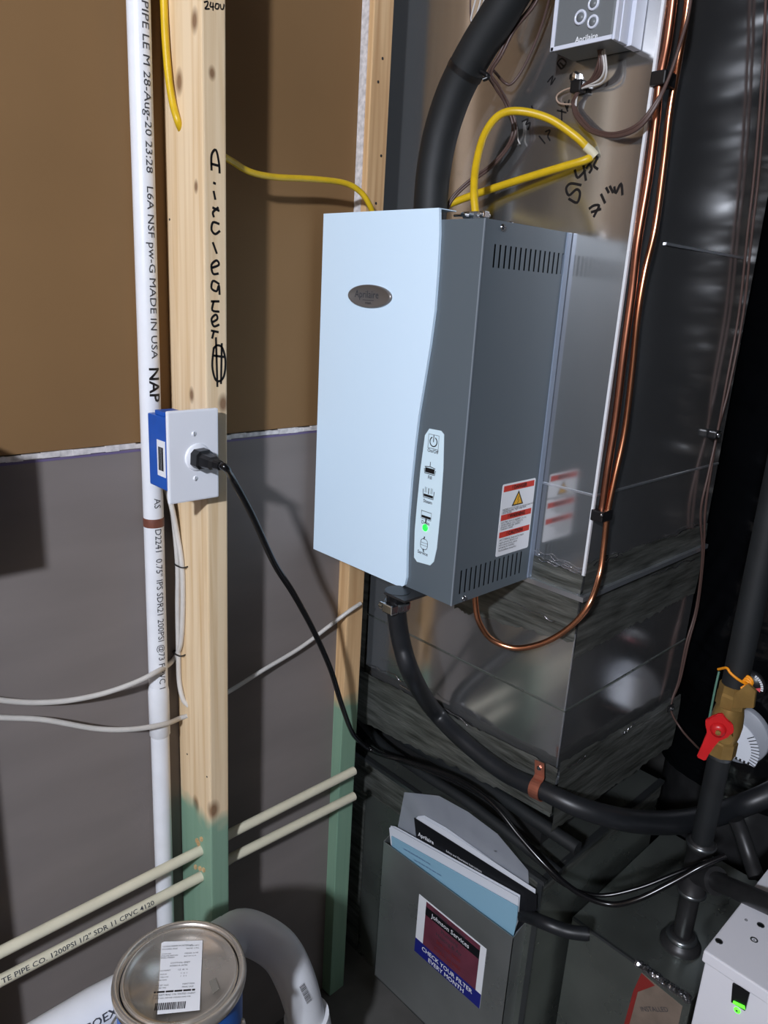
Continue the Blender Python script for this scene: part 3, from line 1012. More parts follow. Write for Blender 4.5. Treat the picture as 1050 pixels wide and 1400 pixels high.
# papers
bp_ = thing('folded_leaflets', 'pale blue and white folded leaflets in front of the document pocket', 'leaflet', P(620, 1290, 0, .955))
slab(0, .953, .0015, [(535, 1143), (708, 1240), (706, 1262), (690, 1330), (640, 1400), (545, 1290)]).build('blue_sheet', M_bluepaper, bp_)
slab(0, .9565, .001, [(532, 1132), (535, 1130), (709, 1227), (707, 1262), (685, 1330), (640, 1400), (548, 1290)]).build('white_sheet', M_paper, bp_)
slab(0, .9605, .001, [(534, 1129), (540, 1130), (711, 1224), (708, 1260), (685, 1330), (640, 1400), (550, 1290)]).build('white_sheet', M_paper, bp_)
for k in range(2):
    a1 = P(552 + k * 14, 1160 + k * 15, 0, .9525)
    a2 = P(640 + k * 14, 1212 + k * 15, 0, .9525)
    dr = (a2 - a1).normalized()
    text('Leave this sheet with the home owner', .0048, plane_fn(a1, dr, Vector((-1, 0, 0)).cross(dr) , .0004), M_navy, 'lettering', bp_, 'LEFT')
mb_ = thing('instruction_manual', 'black-edged instruction manual with white brand lettering in the pocket', 'manual', P(650, 1270, 0, .965))
slab(0, .9635, .001, [(566, 1118), (571, 1121), (734, 1224), (733, 1244), (704, 1276), (660, 1380), (575, 1200)]).build('cover', M_blackpaper, mb_)
b = MB()
for k in range(3):
    q = slab(0, .9655 + k * .002, .0008, [(569 + k, 1118 - k), (580, 1119 - k * 2), (610, 1136 - k * 2), (732, 1216 + k), (731, 1240), (702, 1274), (660, 1370), (575, 1200)])
    b.add(q.v, q.f)
b.build('page', M_paper, mb_)
a1, a2 = P(572, 1140, 0, .9625), P(640, 1180, 0, .9625)
dr = (a2 - a1).normalized()
upv = Vector((-1, 0, 0)).cross(dr)
if upv.z < 0:
    upv = -upv
text('Aprilaire', .0120, plane_fn(a1, dr, upv, .0006), M_label, 'lettering', mb_, 'LEFT', .0002)
a1, a2 = P(610, 1163, 0, .9625), P(690, 1210, 0, .9625)
dr = (a2 - a1).normalized()
upv = Vector((-1, 0, 0)).cross(dr)
text('Safety and Operation Instructions', .0065, plane_fn(a1, dr, upv, .0006), M_label, 'lettering', mb_, 'LEFT')
# bag
b = MB()
out = [(543, 1135), (553, 1083), (600, 1088), (640, 1110), (680, 1140), (722, 1190), (724, 1225), (705, 1300), (620, 1290), (550, 1200)]
cen = (635, 1180)
vs = []
rings_ = 7
m_ = 60
for j in range(rings_ + 1):
    for i in range(m_):
        f_ = i / m_ * len(out)
        k = int(f_)
        t = f_ - k
        u = out[k][0] * (1 - t) + out[(k + 1) % len(out)][0] * t
        v = out[k][1] * (1 - t) + out[(k + 1) % len(out)][1] * t
        s_ = j / rings_
        uu = cen[0] + (u - cen[0]) * s_
        vv = cen[1] + (v - cen[1]) * s_
        dx = .0028 * noise.noise((uu * .05, vv * .05, 3)) * (1.2 - s_) + .0015 * noise.noise((uu * .15, vv * .15, 9))
        vs.append(P(uu, vv, 0, .9725 + dx))
fs = [(j * m_ + i, j * m_ + (i + 1) % m_, (j + 1) * m_ + (i + 1) % m_, (j + 1) * m_ + i) for j in range(rings_) for i in range(m_)]
b.add(vs, fs, True)
tag(b.build('plastic_bag', M_bag), 'crumpled clear plastic bag behind the manual in the pocket', 'bag')

# ------------------------------------------------------------------ humidifier
HX, HY, HYL, HZ0, HZ1 = 0.7850, 0.646, 0.962, 1.0665, 1.598
hum = thing('steam_humidifier', 'white-fronted grey steam unit with vent slots and a green light, mounted on the duct', 'humidifier', (.88, .8, HZ0))


def slotted(name, y, x0, x1, z0, z1, holes, m, par):
    """sheet facing -y with real rectangular openings"""
    xs = sorted({x0, x1} | {h[0] for h in holes} | {h[1] for h in holes})
    zs = sorted({z0, z1} | {h[2] for h in holes} | {h[3] for h in holes})
    b = MB()
    for i in range(len(xs) - 1):
        for j in range(len(zs) - 1):
            cx, cz = (xs[i] + xs[i + 1]) / 2, (zs[j] + zs[j + 1]) / 2
            if any(h[0] < cx < h[1] and h[2] < cz < h[3] for h in holes):
                continue
            b.add([(xs[i], y, zs[j]), (xs[i + 1], y, zs[j]), (xs[i + 1], y, zs[j + 1]), (xs[i], y, zs[j + 1])], [(0, 1, 2, 3)])
    for h in holes:
        a, c, e, g = h
        d = .0006
        b.add([(a, y, e), (a, y + d, e), (a, y + d, g), (a, y, g)], [(0, 1, 2, 3)])
        b.add([(c, y, e), (c, y + d, e), (c, y + d, g), (c, y, g)], [(0, 3, 2, 1)])
        b.add([(a, y, e), (c, y, e), (c, y + d, e), (a, y + d, e)], [(0, 1, 2, 3)])
        b.add([(a, y, g), (c, y, g), (c, y + d, g), (a, y + d, g)], [(0, 3, 2, 1)])
    return b.build(name, m, par, fix=False)


holes = []
for k in range(15):
    x = 0.8085 + k * (0.9655 - 0.8085) / 14
    holes.append((x, x + .0040, 1.540, 1.569))
for k in range(14):
    x = 0.8000 + k * (0.9460 - 0.8000) / 13
    holes.append((x, x + .0038, 1.081, 1.1185))
XBK = 0.9815
slotted('side_panel', HY, HX, XBK - .010, HZ0, HZ1, holes, M_gbody, hum)
MB().box(HX + .006, XBK, HY + .006, HYL, HZ0 + .004, HZ1 - .004).build('inner_case', M_dkslot, hum)
b = MB()
b.box(HX, HX + .004, HY + .0004, HYL, HZ0, HZ1)
b.box(HX + .004, XBK, HY + .0004, HYL, HZ1 - .003, HZ1)
b.box(HX + .004, XBK, HY + .0004, HYL, HZ0, HZ0 + .002)
b.box(HX + .004, XBK, HYL - .002, HYL, HZ0, HZ1)
b.build('case', M_gbody, hum)
MB().box(XBK - .011, XBK - .0002, HY - .0022, HY + .004, HZ0 + .002, HZ1 + .0, .0008).build('back_flange', mat('flange_light', (136, 148, 166), .35, .3), hum)
MB().box(HX - .0008, HX + .0012, HY - .0010, HY + .001, HZ0, HZ1).build('corner_trim', mat('grey_edge', (140, 150, 160), .3, .3), hum)
# white front panel with its curved right edge
outl = [(443, 291), (600, 288), (600.5, 320), (598, 370), (594, 425), (588, 470), (580, 520), (572, 568), (567, 610), (562, 660), (558, 710), (556, 755), (555.5, 790), (553, 800), (548, 801), (500, 784), (428, 750)]
WX = HX - .005
pts = []
for (u, v) in outl:
    p = P(u, v, 0, WX)
    pts.append(p)
ym = (pts[0].y + pts[-1].y) / 2
pts[0].y = ym
pts[-1].y = ym
zt = (pts[0].z + pts[1].z) / 2
pts[0].z = pts[1].z = zt
zbm = sum(pts[i].z for i in (-1, -2, -3)) / 3
for i in (-1, -2, -3):
    pts[i].z = zbm
MB().prism(pts, (.0047, 0, 0)).build('front_panel', M_wpanel, hum)
print('panel', zt, zbm, ym)
b = MB().box(WX, HX + .03, pts[1].y + .0, ym, zt, zt + .0012)
b.build('panel_lip', M_wpanel, hum)
# badge
bc = P(506, 405, 0, WX)
b = MB()
for (rr, h) in ((1, 0),):
    prof = [(1.0, 0), (1.0, .0025), (.95, .0038), (.9, .0036), (.88, .003), (0, .003)]
    vs = []
    seg = 48
    for (r, h) in prof:
        for k in range(seg):
            a = 2 * math.pi * k / seg
            vs.append((bc.x - h, bc.y + .0475 * r * math.cos(a), bc.z + .0165 * r * math.sin(a)))
    fs = [(i * seg + k, i * seg + (k + 1) % seg, (i + 1) * seg + (k + 1) % seg, (i + 1) * seg + k) for i in range(len(prof) - 1) for k in range(seg)]
    b.add(vs, fs, True)
bdg = b.build('brand_badge', mat('badge_silver', (138, 134, 132), .3, .6), hum)
text('Aprilaire', .0150, plane_fn((bc.x - .0033, bc.y + .004, bc.z + .002), XB, Z, .0004), M_ink, 'lettering', bdg)
b = MB().box(bc.x - .0037, bc.x - .003, bc.y - .012, bc.y + .012, bc.z - .0060, bc.z - .0054)
b.build('underline', M_ink, bdg)
text('steam', .0055, plane_fn((bc.x - .0033, bc.y, bc.z - .0095), XB, Z, .0004), M_ink, 'lettering', bdg)
# control strip
FX = HX - .0006
so = [(587, 586), (603, 589), (607, 594), (606, 640), (602, 700), (597, 750), (593, 768), (588, 773), (570, 768), (566, 762), (567, 725), (570, 690), (575, 640), (581, 595)]
stp = MB().prism([P(u, v, 0, FX) for u, v in so], (.0006, 0, 0)).build('control_strip', M_strip, hum)


def fpt(u, v):
    p = P(u, v, 0, FX)
    return p.y, p.z


def ic(dy, dz, c):
    return Vector((FX - .0004, c[0] - dy, c[1] + dz))


b = MB()


def line(b, c, pts_, wd=.0011):
    b.ribbon([ic(x_, z_, c) for x_, z_ in pts_], wd, (-1, 0, 0), .0002)


c = fpt(593, 604)
line(b, c, [(-.010, -.010), (.010, -.010), (.010, .010), (-.010, .010), (-.010, -.0105)], .0007)
line(b, c, [(.0068 * math.sin(t), .0068 * math.cos(t)) for t in [0.5 + k * (2 * math.pi - 1) / 16 for k in range(17)]], .0016)
line(b, c, [(0, .0), (0, .009)], .0014)
c = fpt(588, 643)
b.box(FX - .0009, FX - .0003, c[0] - .009, c[0] + .009, c[1] - .004, c[1] + .003)
line(b, c, [(-.011, .001), (-.010, -.0055), (.010, -.0055), (.011, .001)])
line(b, c, [(-.010, .004), (0, .0055), (.010, .004)])
line(b, c, [(0, .005), (0, .012)])
c = fpt(586, 676)
b.box(FX - .0009, FX - .0003, c[0] - .009, c[0] + .009, c[1] - .004, c[1] - .0005)
line(b, c, [(-.011, .006), (-.010, -.0055), (.010, -.0055), (.011, .006)])
for q in (-.007, -.0045, .0045, .007):
    line(b, c, [(q, .002), (q, .010)], .0006)
line(b, c, [(0, .001), (0, .009)], .0014)
c = fpt(583, 706)
b.box(FX - .0009, FX - .0003, c[0] - .009, c[0] + .009, c[1] - .003, c[1] + .0005)
line(b, c, [(-.010, .007), (.010, .007), (.010, -.0045), (-.010, -.0045), (-.010, .0075)], .0008)
line(b, c, [(0, -.004), (0, -.010)], .0022)
c = fpt(580, 744)
line(b, c, [(-.006, .006), (-.007, .003), (-.007, -.003), (-.006, -.006), (-.003, -.008), (.003, -.008), (.006, -.006), (.007, -.003), (.007, .003), (.006, .006), (.003, .008), (-.003, .008), (-.006, .006)], .0008)
line(b, c, [(-.007, .002), (.007, .002)], .0005)
line(b, c, [(-.007, -.002), (.007, -.002)], .0005)
line(b, c, [(-.001, .008), (.0, .0115)], .002)
line(b, c, [(-.001, -.008), (.0, -.0115)], .002)
b.build('icons', M_marker, stp, fix=False)['kind'] = 'stuff'
for (u, v, s_) in ((592, 617, 'On/Off'), (588, 653, 'Fill'), (585, 686, 'Steam'), (582, 715, 'Drain'), (578, 756, 'Service')):
    y_, z_ = fpt(u, v)
    text(s_, .0072, plane_fn((FX, y_, z_), XB, Z, .0005), M_ink, 'lettering', stp, bold=.0001)
y_, z_ = fpt(581.5, 721.5)
MB().lathe((FX - .0003, y_, z_), (-1, 0, 0), [(.0052, -.0002), (.0052, .0006), (.003, .0012), (0, .0013)], 20).build('status_light', M_led, stp)
# warning label
lx0, lx1, lz0, lz1 = .8800, .9632, 1.1225, 1.2370
wl_ = MB()
rr = .003
pp = []
for (cx_, cz_, a0) in ((lx1 - rr, lz1 - rr, 0), (lx0 + rr, lz1 - rr, 90), (lx0 + rr, lz0 + rr, 180), (lx1 - rr, lz0 + rr, 270)):
    for k in range(5):
        a = math.radians(a0 + k * 22.5)
        pp.append((cx_ + rr * math.cos(a), HY - .0005, cz_ + rr * math.sin(a)))
wlab = wl_.prism(pp, (0, .0005, 0)).build('warning_label', M_label, hum)
Wl, Hl = lx1 - lx0, lz1 - lz0


def lz(f):
    return lz1 - Hl * f


b = MB()
for f0, f1 in ((.025, .105), (.42, .50), (.66, .74)):
    b.box(lx0 + Wl * .04, lx1 - Wl * .04, HY - .0008, HY - .0005, lz(f1), lz(f0))
b.build('red_bar', M_red, wlab)
cx_ = lx0 + Wl * .5
b = MB().prism([(cx_ - .0145, HY - .0008, lz(.325)), (cx_ + .0145, HY - .0008, lz(.325)), (cx_, HY - .0008, lz(.125))], (0, .0003, 0))
b.build('hazard_triangle', M_marker, wlab)
b = MB().prism([(cx_ - .0105, HY - .0010, lz(.308)), (cx_ + .0105, HY - .0010, lz(.308)), (cx_, HY - .0010, lz(.16))], (0, .0002, 0))
b.build('hazard_triangle', M_orange, wlab)
b = MB()
b.ribbon([(cx_ + .001, HY - .0011, lz(.20)), (cx_ - .0018, HY - .0011, lz(.255)), (cx_ + .0018, HY - .0011, lz(.25)), (cx_ - .001, HY - .0011, lz(.30))], .0012, (0, -1, 0), .0002)
b.build('lightning_bolt', M_marker, wlab, fix=False)
for f, s_ in ((.065, '\u26a0 DANGER'), (.46, '! WARNING'), (.70, '! CAUTION')):
    text(s_.replace('\u26a0', '!'), .0082, plane_fn((cx_, HY - .0008, lz(f)), XA, Z, .0004), M_marker, 'lettering', wlab, bold=.0002)
b = MB()
for f, s_, sz in ((.352, 'HAZARDOUS VOLTAGE. Disconnect power before', .0047), (.376, 'servicing humidifier. High voltage inside', .0047), (.40, 'before opening.', .0047),
                  (.53, 'ELECTRIC SHOCK HAZARD. Do not', .0050), (.56, 'operate without cover. Connect to', .0048), (.59, 'grounded outlet only. Qualified', .0048), (.62, 'technician to install.', .0048),
                  (.775, 'HOT SURFACE. Steam and hot water', .0050), (.81, 'may be present. Allow to cool', .0048), (.845, 'before service. Drain canister', .0048), (.88, 'and unplug the humidifier.', .0048), (.92, 'Read installation manual first.', .0048)):
    q = text(s_, sz, plane_fn((lx0 + Wl * .06, HY - .0006, lz(f)), XA, Z, .0003), M_marker, None, None, 'LEFT', 0, .8, 1)
    b.add(q.v, q.f)
b.build('small_print', M_marker, wlab, fix=False)['kind'] = 'stuff'
for (u, v) in ((687, 311), (634, 818)):
    p = P(u, v, 1, HY)
    sc = MB().lathe(p, (0, -1, 0), [(.0048, 0), (.0048, .001), (.0036, .0026), (0, .003)], 18).build('screw', M_chrome, hum)
    b = MB().box(p.x - .0030, p.x + .0030, p.y - .0034, p.y - .0027, p.z - .0005, p.z + .0005)
    b.box(p.x - .0005, p.x + .0005, p.y - .0034, p.y - .0027, p.z - .003, p.z + .003)
    b.build('cross_slot', M_ink, sc)
# strain relief on top
cz = P(651, 289, 2, HZ1 + .01)
cx, cy = 0.835, None
p = P(651, 292, 0, .835)
sr = Vector((.835, p.y, HZ1))
b = MB().lathe(sr, (0, 0, 1), [(.014, 0), (.014, .004), (.0105, .005), (.0105, .014)], 8, smooth=False)
b.build('cable_clamp', M_chrome, hum)
b = MB().box(sr.x - .006, sr.x + .006, sr.y - .019, sr.y + .019, HZ1 + .006, HZ1 + .015, .0015)
for s_ in (-1, 1):
    b.tube([(sr.x - .012, sr.y + s_ * .014, HZ1 + .0105), (sr.x + .01, sr.y + s_ * .014, HZ1 + .0105)], .0032, 10, 1)
b.tube([(sr.x - .004, sr.y + .016, HZ1 + .0105), (sr.x - .004, sr.y + .036, HZ1 + .0105)], .0018, 8, 1)
b.build('clamp_bar', M_chrome, hum)
for u in (717, 727):
    p = P(u, 304, 2, HZ1)
    MB().lathe((min(p.x, XBK - .01), max(p.y, HY + .004), HZ1), (0, 0, 1), [(.003, 0), (.003, .0012), (0, .0022)], 12).build('rivet', M_chrome, hum)
MB().box(.86, .92, HY + .006, HY + .016, HZ1, HZ1 + .0012).build('top_latch', M_blackpaper, hum)
# drain fitting
dpt = P(543, 822, 2, HZ0 - .018)
dfx, dfy = dpt.x, dpt.y
print('drain', dpt)
df = MB().lathe((dfx, dfy, HZ0), (0, 0, -1), [(.020, 0), (.020, .006), (.017, .007), (.017, .03)], 24).build('drain_outlet', M_black, hum)
b = MB().box(dfx - .02, dfx + .03, dfy - .035, dfy + .01, HZ0 - .004, HZ0 - .0005)
b.build('drain_bracket', M_iron, hum)

# yellow cable over the unit -----------------------------------------
yc = thing('yellow_cable', 'yellow cable looping over the steam unit top, folded back at the duct face', 'cable', (sr.x, sr.y, HZ1))
g = [Vector((sr.x, sr.y, HZ1 + .008)), P(648, 262, 0, .84), P(651, 225, 0, .86), P(662, 185, 0, .885), P(682, 158, 0, .905), P(710, 152, 0, .925), P(750, 162, 0, .945), P(785, 185, 0, .962), P(803, 202, 0, .974), P(812, 212, 0, .984)]
MB().tube(g, .0054, 12, 8).build('upper_loop', M_yellow, yc)
g = [P(812, 212, 0, .984), P(800, 219, 0, .973), P(770, 228, 0, .965), P(720, 243, 0, .958), P(670, 259, 0, .95), P(630, 273, 0, .94), P(608, 283, 0, .93), P(588, 300, 0, .925), P(575, 320, 0, .92)]
MB().tube(g, .0056, 12, 8).build('return_run', M_yellow, yc)
g = [P(800, 200, 0, .971), P(808, 207, 0, .977), P(814, 214, 0, .981)]
MB().tube(g, [.0058, .0062, .0058], 12, 4).build('bare_sheath', mat('cut_sheath', (206, 198, 170), .5), yc)

# steam hose ------------------------------------------------------------
HXS = .90
g = [P(584, 330, 0, HXS), P(588, 290, 0, HXS), P(592, 240, 0, HXS), P(602, 185, 0, HXS), P(622, 125, 0, HXS), P(652, 68, 0, HXS), P(685, 15, 0, HXS), P(722, -50, 0, HXS), P(760, -130, 0, HXS)]
shs = thing('steam_hose', 'thick black insulated hose rising from the steam unit top in front of the duct', 'hose', P(588, 290, 0, HXS))
MB().tube(g, .0262, 24, 8).build('insulation', M_foam, shs)
gt = (g[4] - g[3]).normalized()
gt2 = (P(650, 100, 0, HXS) - P(630, 120, 0, HXS)).normalized()
tc = P(636, 97, 0, HXS)
MB().tube([tc - (g[5] - g[4]).normalized() * .004, tc + (g[5] - g[4]).normalized() * .004], .0270, 24, 1, cap=False).build('cable_tie', M_black, shs)
p = P(668, 101, 0, HXS)
MB().tube([tc + Vector((0, -.02, 0)), p + Vector((0, -.0, -.003)), P(660, 109, 0, HXS - .005)], .0032, 8, 4).build('tie_tail', M_black, shs)

# drain hose ---------------------------------------------------------------
dh = thing('drain_hose', 'dark rubber drain hose sweeping from the unit bottom across the duct to the right edge', 'hose', (dfx, dfy, .7))
g = [Vector((dfx, dfy, HZ0 - .012)), Vector((dfx, dfy, HZ0 - .035)), P(549, 880, 0, dfx + .010), P(564, 925, 0, dfx + .03), P(592, 970, 0, .945), P(635, 1014, 0, .95), P(690, 1056, 0, .95), P(745, 1082, 0, .95), P(790, 1103, 0, .965), P(840, 1118, 0, 1.01), P(880, 1124, 0, 1.08), P(925, 1124, 0, 1.17), P(970, 1116, 0, 1.27), P(1010, 1103, 0, 1.34), P(1060, 1082, 0, 1.38), P(1120, 1050, 0, 1.40)]
MB().tube(g, [.0150] * 4 + [.0155] * 4 + [.0165, .018, .0195, .0205, .021, .021, .021, .021], 24, 8).build('tube', M_hose, dh)
cl = MB().tube([(dfx, dfy, HZ0 - .030), (dfx, dfy, HZ0 - .014)], .0185, 28, 1, cap=False)
ca = thing('hose_clamp', 'silver worm-drive clamp under the steam unit drain', 'clamp', (dfx, dfy, HZ0 - .03))
b = MB().lathe((dfx, dfy, HZ0 - .030), (0, 0, 1), [(.0186, 0), (.0196, .0005), (.0196, .0135), (.0186, .014)], 32)
b.build('band', M_zinc, ca)
b = MB()
for k in range(40):
    a = 2 * math.pi * k / 40
    b.box(dfx + .0198 * math.cos(a) - .0005, dfx + .0198 * math.cos(a) + .0005, dfy + .0198 * math.sin(a) - .0005, dfy + .0198 * math.sin(a) + .0005, HZ0 - .027, HZ0 - .019)
b.build('band_teeth', M_chrome, ca)['kind'] = 'stuff'
b = MB().box(dfx - .027, dfx - .012, dfy - .016, dfy + .006, HZ0 - .030, HZ0 - .015, .002)
b.tube([(dfx - .022, dfy + .006, HZ0 - .022), (dfx - .022, dfy + .013, HZ0 - .022)], .0058, 6, 1)
b.build('screw_housing', M_chrome, ca)

# copper strap
ha_, hb_ = P(728, 1074, 0, .95), P(748, 1083, 0, .95)
hx = (hb_ - ha_).normalized()
hc = P(737, 1078, 0, .95)
n1 = Vector((-1, 0, 0))
n1 = (n1 - hx * n1.dot(hx)).normalized()
n2 = hx.cross(n1)
if n2.z < 0:
    n2 = -n2
strp = thing('pipe_strap', 'copper strap screwed to the duct holding the drain hose', 'strap', hc)
b = MB()
vs = []
prof = []
for k in range(13):
    a = math.radians(-80 + 160 * k / 12)
    prof.append(hc + (n1 * math.cos(a) + n2 * math.sin(a)) * .0172)
top_ = prof[-1]
prof.append(top_ + n2 * .004 + n1 * (-.004))
prof.append(prof[-1] + n2 * .026 + Vector((-.003, 0, 0)) * 0 + n1 * .0)
for p in prof:
    for (s_, h_) in ((-1, 0), (1, 0), (1, .0014), (-1, .0014)):
        c_ = (p - hc)
        c_.normalize()
        vs.append(p + hx * s_ * .0095 + (n1 if False else c_) * h_)
n = len(prof)
fs = [(i * 4 + k, i * 4 + (k + 1) % 4, (i + 1) * 4 + (k + 1) % 4, (i + 1) * 4 + k) for i in range(n - 1) for k in range(4)] + [(0, 1, 2, 3), tuple(range(4 * n - 4, 4 * n))]
b.add(vs, fs)
b.build('band', M_strap, strp)
sp = prof[-1] - n2 * .010
MB().lathe(sp, n1, [(.0042, .0), (.0042, .002), (.003, .0036), (0, .004)], 6, smooth=False).build('screw', M_chrome, strp)

# copper tube ---------------------------------------------------------------
ct = thing('copper_tube', 'bright copper tube down the duct corner looping under the steam unit', 'tube', (1.0, .54, .9))
yt = .536
g = [P(944, -80, 1, yt), P(941, 0, 1, yt), P(928, 80, 1, yt), P(916, 150, 1, yt), P(908, 220, 1, yt), P(896, 310, 1, yt), P(882, 370, 1, yt), P(872, 430, 1, yt), P(864, 510, 1, yt), P(854, 590, 1, yt), P(841, 650, 1, yt), P(831, 700, 1, yt), P(826, 745, 1, yt - .002), P(820, 785, 1, yt - .006), P(806, 825, 0, .965), P(782, 855, 0, .955), P(745, 878, 0, .945), P(705, 886, 0, .93), P(672, 874, 0, .91), P(655, 850, 0, .89), P(650, 822, 0, .885), P(650, 805, 0, .885)]
g[-1].z = HZ0 + .003
MB().tube(g, .0048, 14, 8).build('tube', M_copper, ct)
ct2 = thing('copper_tube', 'darker copper tube left of the bright one, lower run standing for its reflection', 'tube', (1.0, .54, 1.2))
g2 = [P(u, v, 1, .5425) for u, v in ((928, -80), (920, 0), (912, 60), (902, 112), (896, 170), (887, 240), (872, 330), (864, 400), (853, 480), (842, 570), (831, 640), (824, 690), (821, 703))]
MB().tube(g2, .0056, 14, 8).build('tube', mat('copper_and_reflection', (170, 112, 88), .34, metal=1, scale=20, amt=.2), ct2)  # lower run is a reflection built as solid tube, coloured darker
for (u, v, nm) in ((914, 110, 'clip'), (829, 704, 'clip')):
    p = P(u, v, 1, yt)
    b = MB().box(p.x - .020, p.x + .010, yt - .0055, YC - .0002, p.z - .0085, p.z + .0085, .002)
    b.build(nm, M_black, ct)
MB().lathe(P(823, 704, 1, yt - .007), (0, -1, 0), [(.003, -.001), (.003, .001), (0, .002)], 10).build('screw', M_chrome, ct)

# humidistat ---------------------------------------------------------------
TX = .925
ty0, ty1, tzb = .5835, .6741, 1.8205
hs_ = thing('humidity_control', 'grey and silver wall control with round buttons at the top of the duct', 'control', (.95, .63, tzb))
MB().box(TX, XD - .001, ty0, ty1, tzb, tzb + .125, .003).build('case', M_thermo, hs_)
b = MB().box(TX + .012, TX + .030, ty0 - .0045, ty0 + .001, tzb - .001, tzb + .125, .001)
b.build('side_ridge', M_silver, hs_)
MB().box(TX + .001, TX + .012, ty0 - .0030, ty0 + .001, tzb - .001, tzb + .125, .001).build('side_ridge', M_silver, hs_)
MB().box(TX + .031, XD - .001, ty0 - .010, ty0 + .001, tzb - .002, tzb + .125, .001).build('back_plate', M_silver, hs_)
MB().box(TX - .0015, TX + .001, ty1 - .005, ty1 + .0006, tzb - .0006, tzb + .125, .0006).build('face_edge', M_silver, hs_)
MB().box(TX - .0015, TX + .001, ty0, ty1, tzb - .0006, tzb + .0045, .0006).build('face_edge', M_silver, hs_)
for (u, v, r) in ((794, 24, .0088), (812, 5, .0080), (811, 30, .0080)):
    p = P(u, v, 0, TX)
    o = MB().lathe(p, (-1, 0, 0), [(r, 0), (r, .002), (r * .75, .0028), (r * .7, .0012), (0, .001)], 24).build('button', M_silver, hs_)
    MB().lathe(p, (-1, 0, 0), [(r * .62, .001), (r * .62, .0022), (0, .0024)], 20).build('button_face', M_thermo, o)
p = P(802, 52, 0, TX)
text('Aprilaire', .0095, plane_fn(p, XB, Z, .0006), M_label, 'lettering', hs_, bold=.0001)
# wires below the control
wb = thing('control_wires', 'loop of brown and white control wires hanging from the grey control, pinned to the duct', 'wire', (.96, .6, 1.72))
wt = Vector((.955, P(817, 76, 0, .955).y, tzb - .0))
for k, (du, dv, m_) in enumerate(((0, 0, M_wire), (3, 0, M_wire), (6, 2, M_wirew), (-4, 1, M_wire), (9, 6, M_wirew))):
    g = [wt + Vector((0, -.002 * k, .004)), P(820 + du, 92 + dv, 0, .96), P(812 + du, 108 + dv, 0, .966), P(795, 119 + dv * .3, 0, .970), P(786 + k * .7, 132, 0, .972), P(783 + k, 142 + k, 0, .974)]
    if m_ is M_wire:
        g += [P(788 + k * 2, 160, 0, .970), P(808 + k, 180 - k, 0, .965), P(840, 187 - k * 1.5, 0, .960), P(872, 176 - k * 2, 0, .958), P(897, 145 - k * 2, 0, .962), P(915, 105, 0, .972), P(930, 60, 0, .98), P(942, 15, 0, .988), P(952, -60, 0, .995)]
    MB().tube(g, .0022 if m_ is M_wire else .0014, 8, 6).build('wire', m_, wb)
MB().tube([P(788, 118, 0, .972), P(770, 124, 0, .975), P(761, 132, 0, .977), P(765, 141, 0, .977), P(783, 143, 0, .975)], .0012, 8, 6).build('wire', mat('tan_wire', (170, 146, 128), .5), wb)
p = P(790, 119, 0, XD - .008)
MB().box(p.x - .008, XD - .0004, p.y - .010, p.y + .008, p.z - .008, p.z + .008, .003).build('clip', M_black, wb)
p = P(788, 107, 0, XD)
MB().lathe(p, (-1, 0, 0), [(.0085, .0), (.0085, .004), (.0055, .006), (.0055, .010), (0, .011)], 6, smooth=False).build('screw', M_chrome, wb)

# brown wires beside the steam hose
w2 = thing('brown_wires', 'thin brown wires tied to the steam hose and running behind the yellow loop', 'wire', (.92, .78, 1.7))
for k in range(2):
    o = k * 4
    MB().tube([P(745 + o, -40, 0, .93), P(728 + o, 5, 0, .925), P(700 + o, 40, 0, .92), P(682 + o, 75, 0, .915), P(668 + o, 100, 0, .915), P(676 + o * 1.5, 118, 0, .93), P(690 + o, 140, 0, .95), P(700 + o, 165, 0, .96), P(700 + o, 185, 0, .96), P(690, 205 + o, 0, .96), P(668, 228 + o, 0, .955), P(640, 248 + o, 0, .945), P(618, 270 + o, 0, .93), P(606, 295 + o, 0, .925)], .0021, 8, 6).build('wire', M_wire, w2)
MB().tube([P(760, -40, 0, .95), P(748, 10, 0, .96), P(735, 50, 0, .965), P(716, 92, 0, .965), P(700, 114, 0, .96), P(690, 113, 0, .955), P(678, 100, 0, .94), P(670, 92, 0, .93)], .0020, 8, 6).build('wire', M_wire, w2)
MB().tube([P(704, 160, 0, .97), P(707, 178, 0, .972), P(708, 190, 0, .974), P(711, 197, 0, .974)], .0011, 6, 5).build('wire', M_wirew, w2)
MB().tube([P(702, 160, 0, .97), P(704, 180, 0, .972), P(698, 196, 0, .974)], .0011, 6, 5).build('wire', M_wirew, w2)
w3 = thing('thermostat_wires', 'white and brown wires at the top left of the steam hose', 'wire', P(650, 20, 0, .93))
for (pts_, m_) in (([(657, -30), (650, 0), (645, 20), (644, 28), (650, 36)], M_wirew), ([(663, -30), (656, 5), (652, 20), (651, 38)], M_wirew), ([(646, -30), (643, 5), (644, 30), (648, 44)], M_wire), ([(670, -30), (662, 0), (655, 25), (653, 44)], M_wirew)):
    MB().tube([P(u, v, 0, .925) for u, v in pts_], .0013, 8, 6).build('wire', m_, w3)

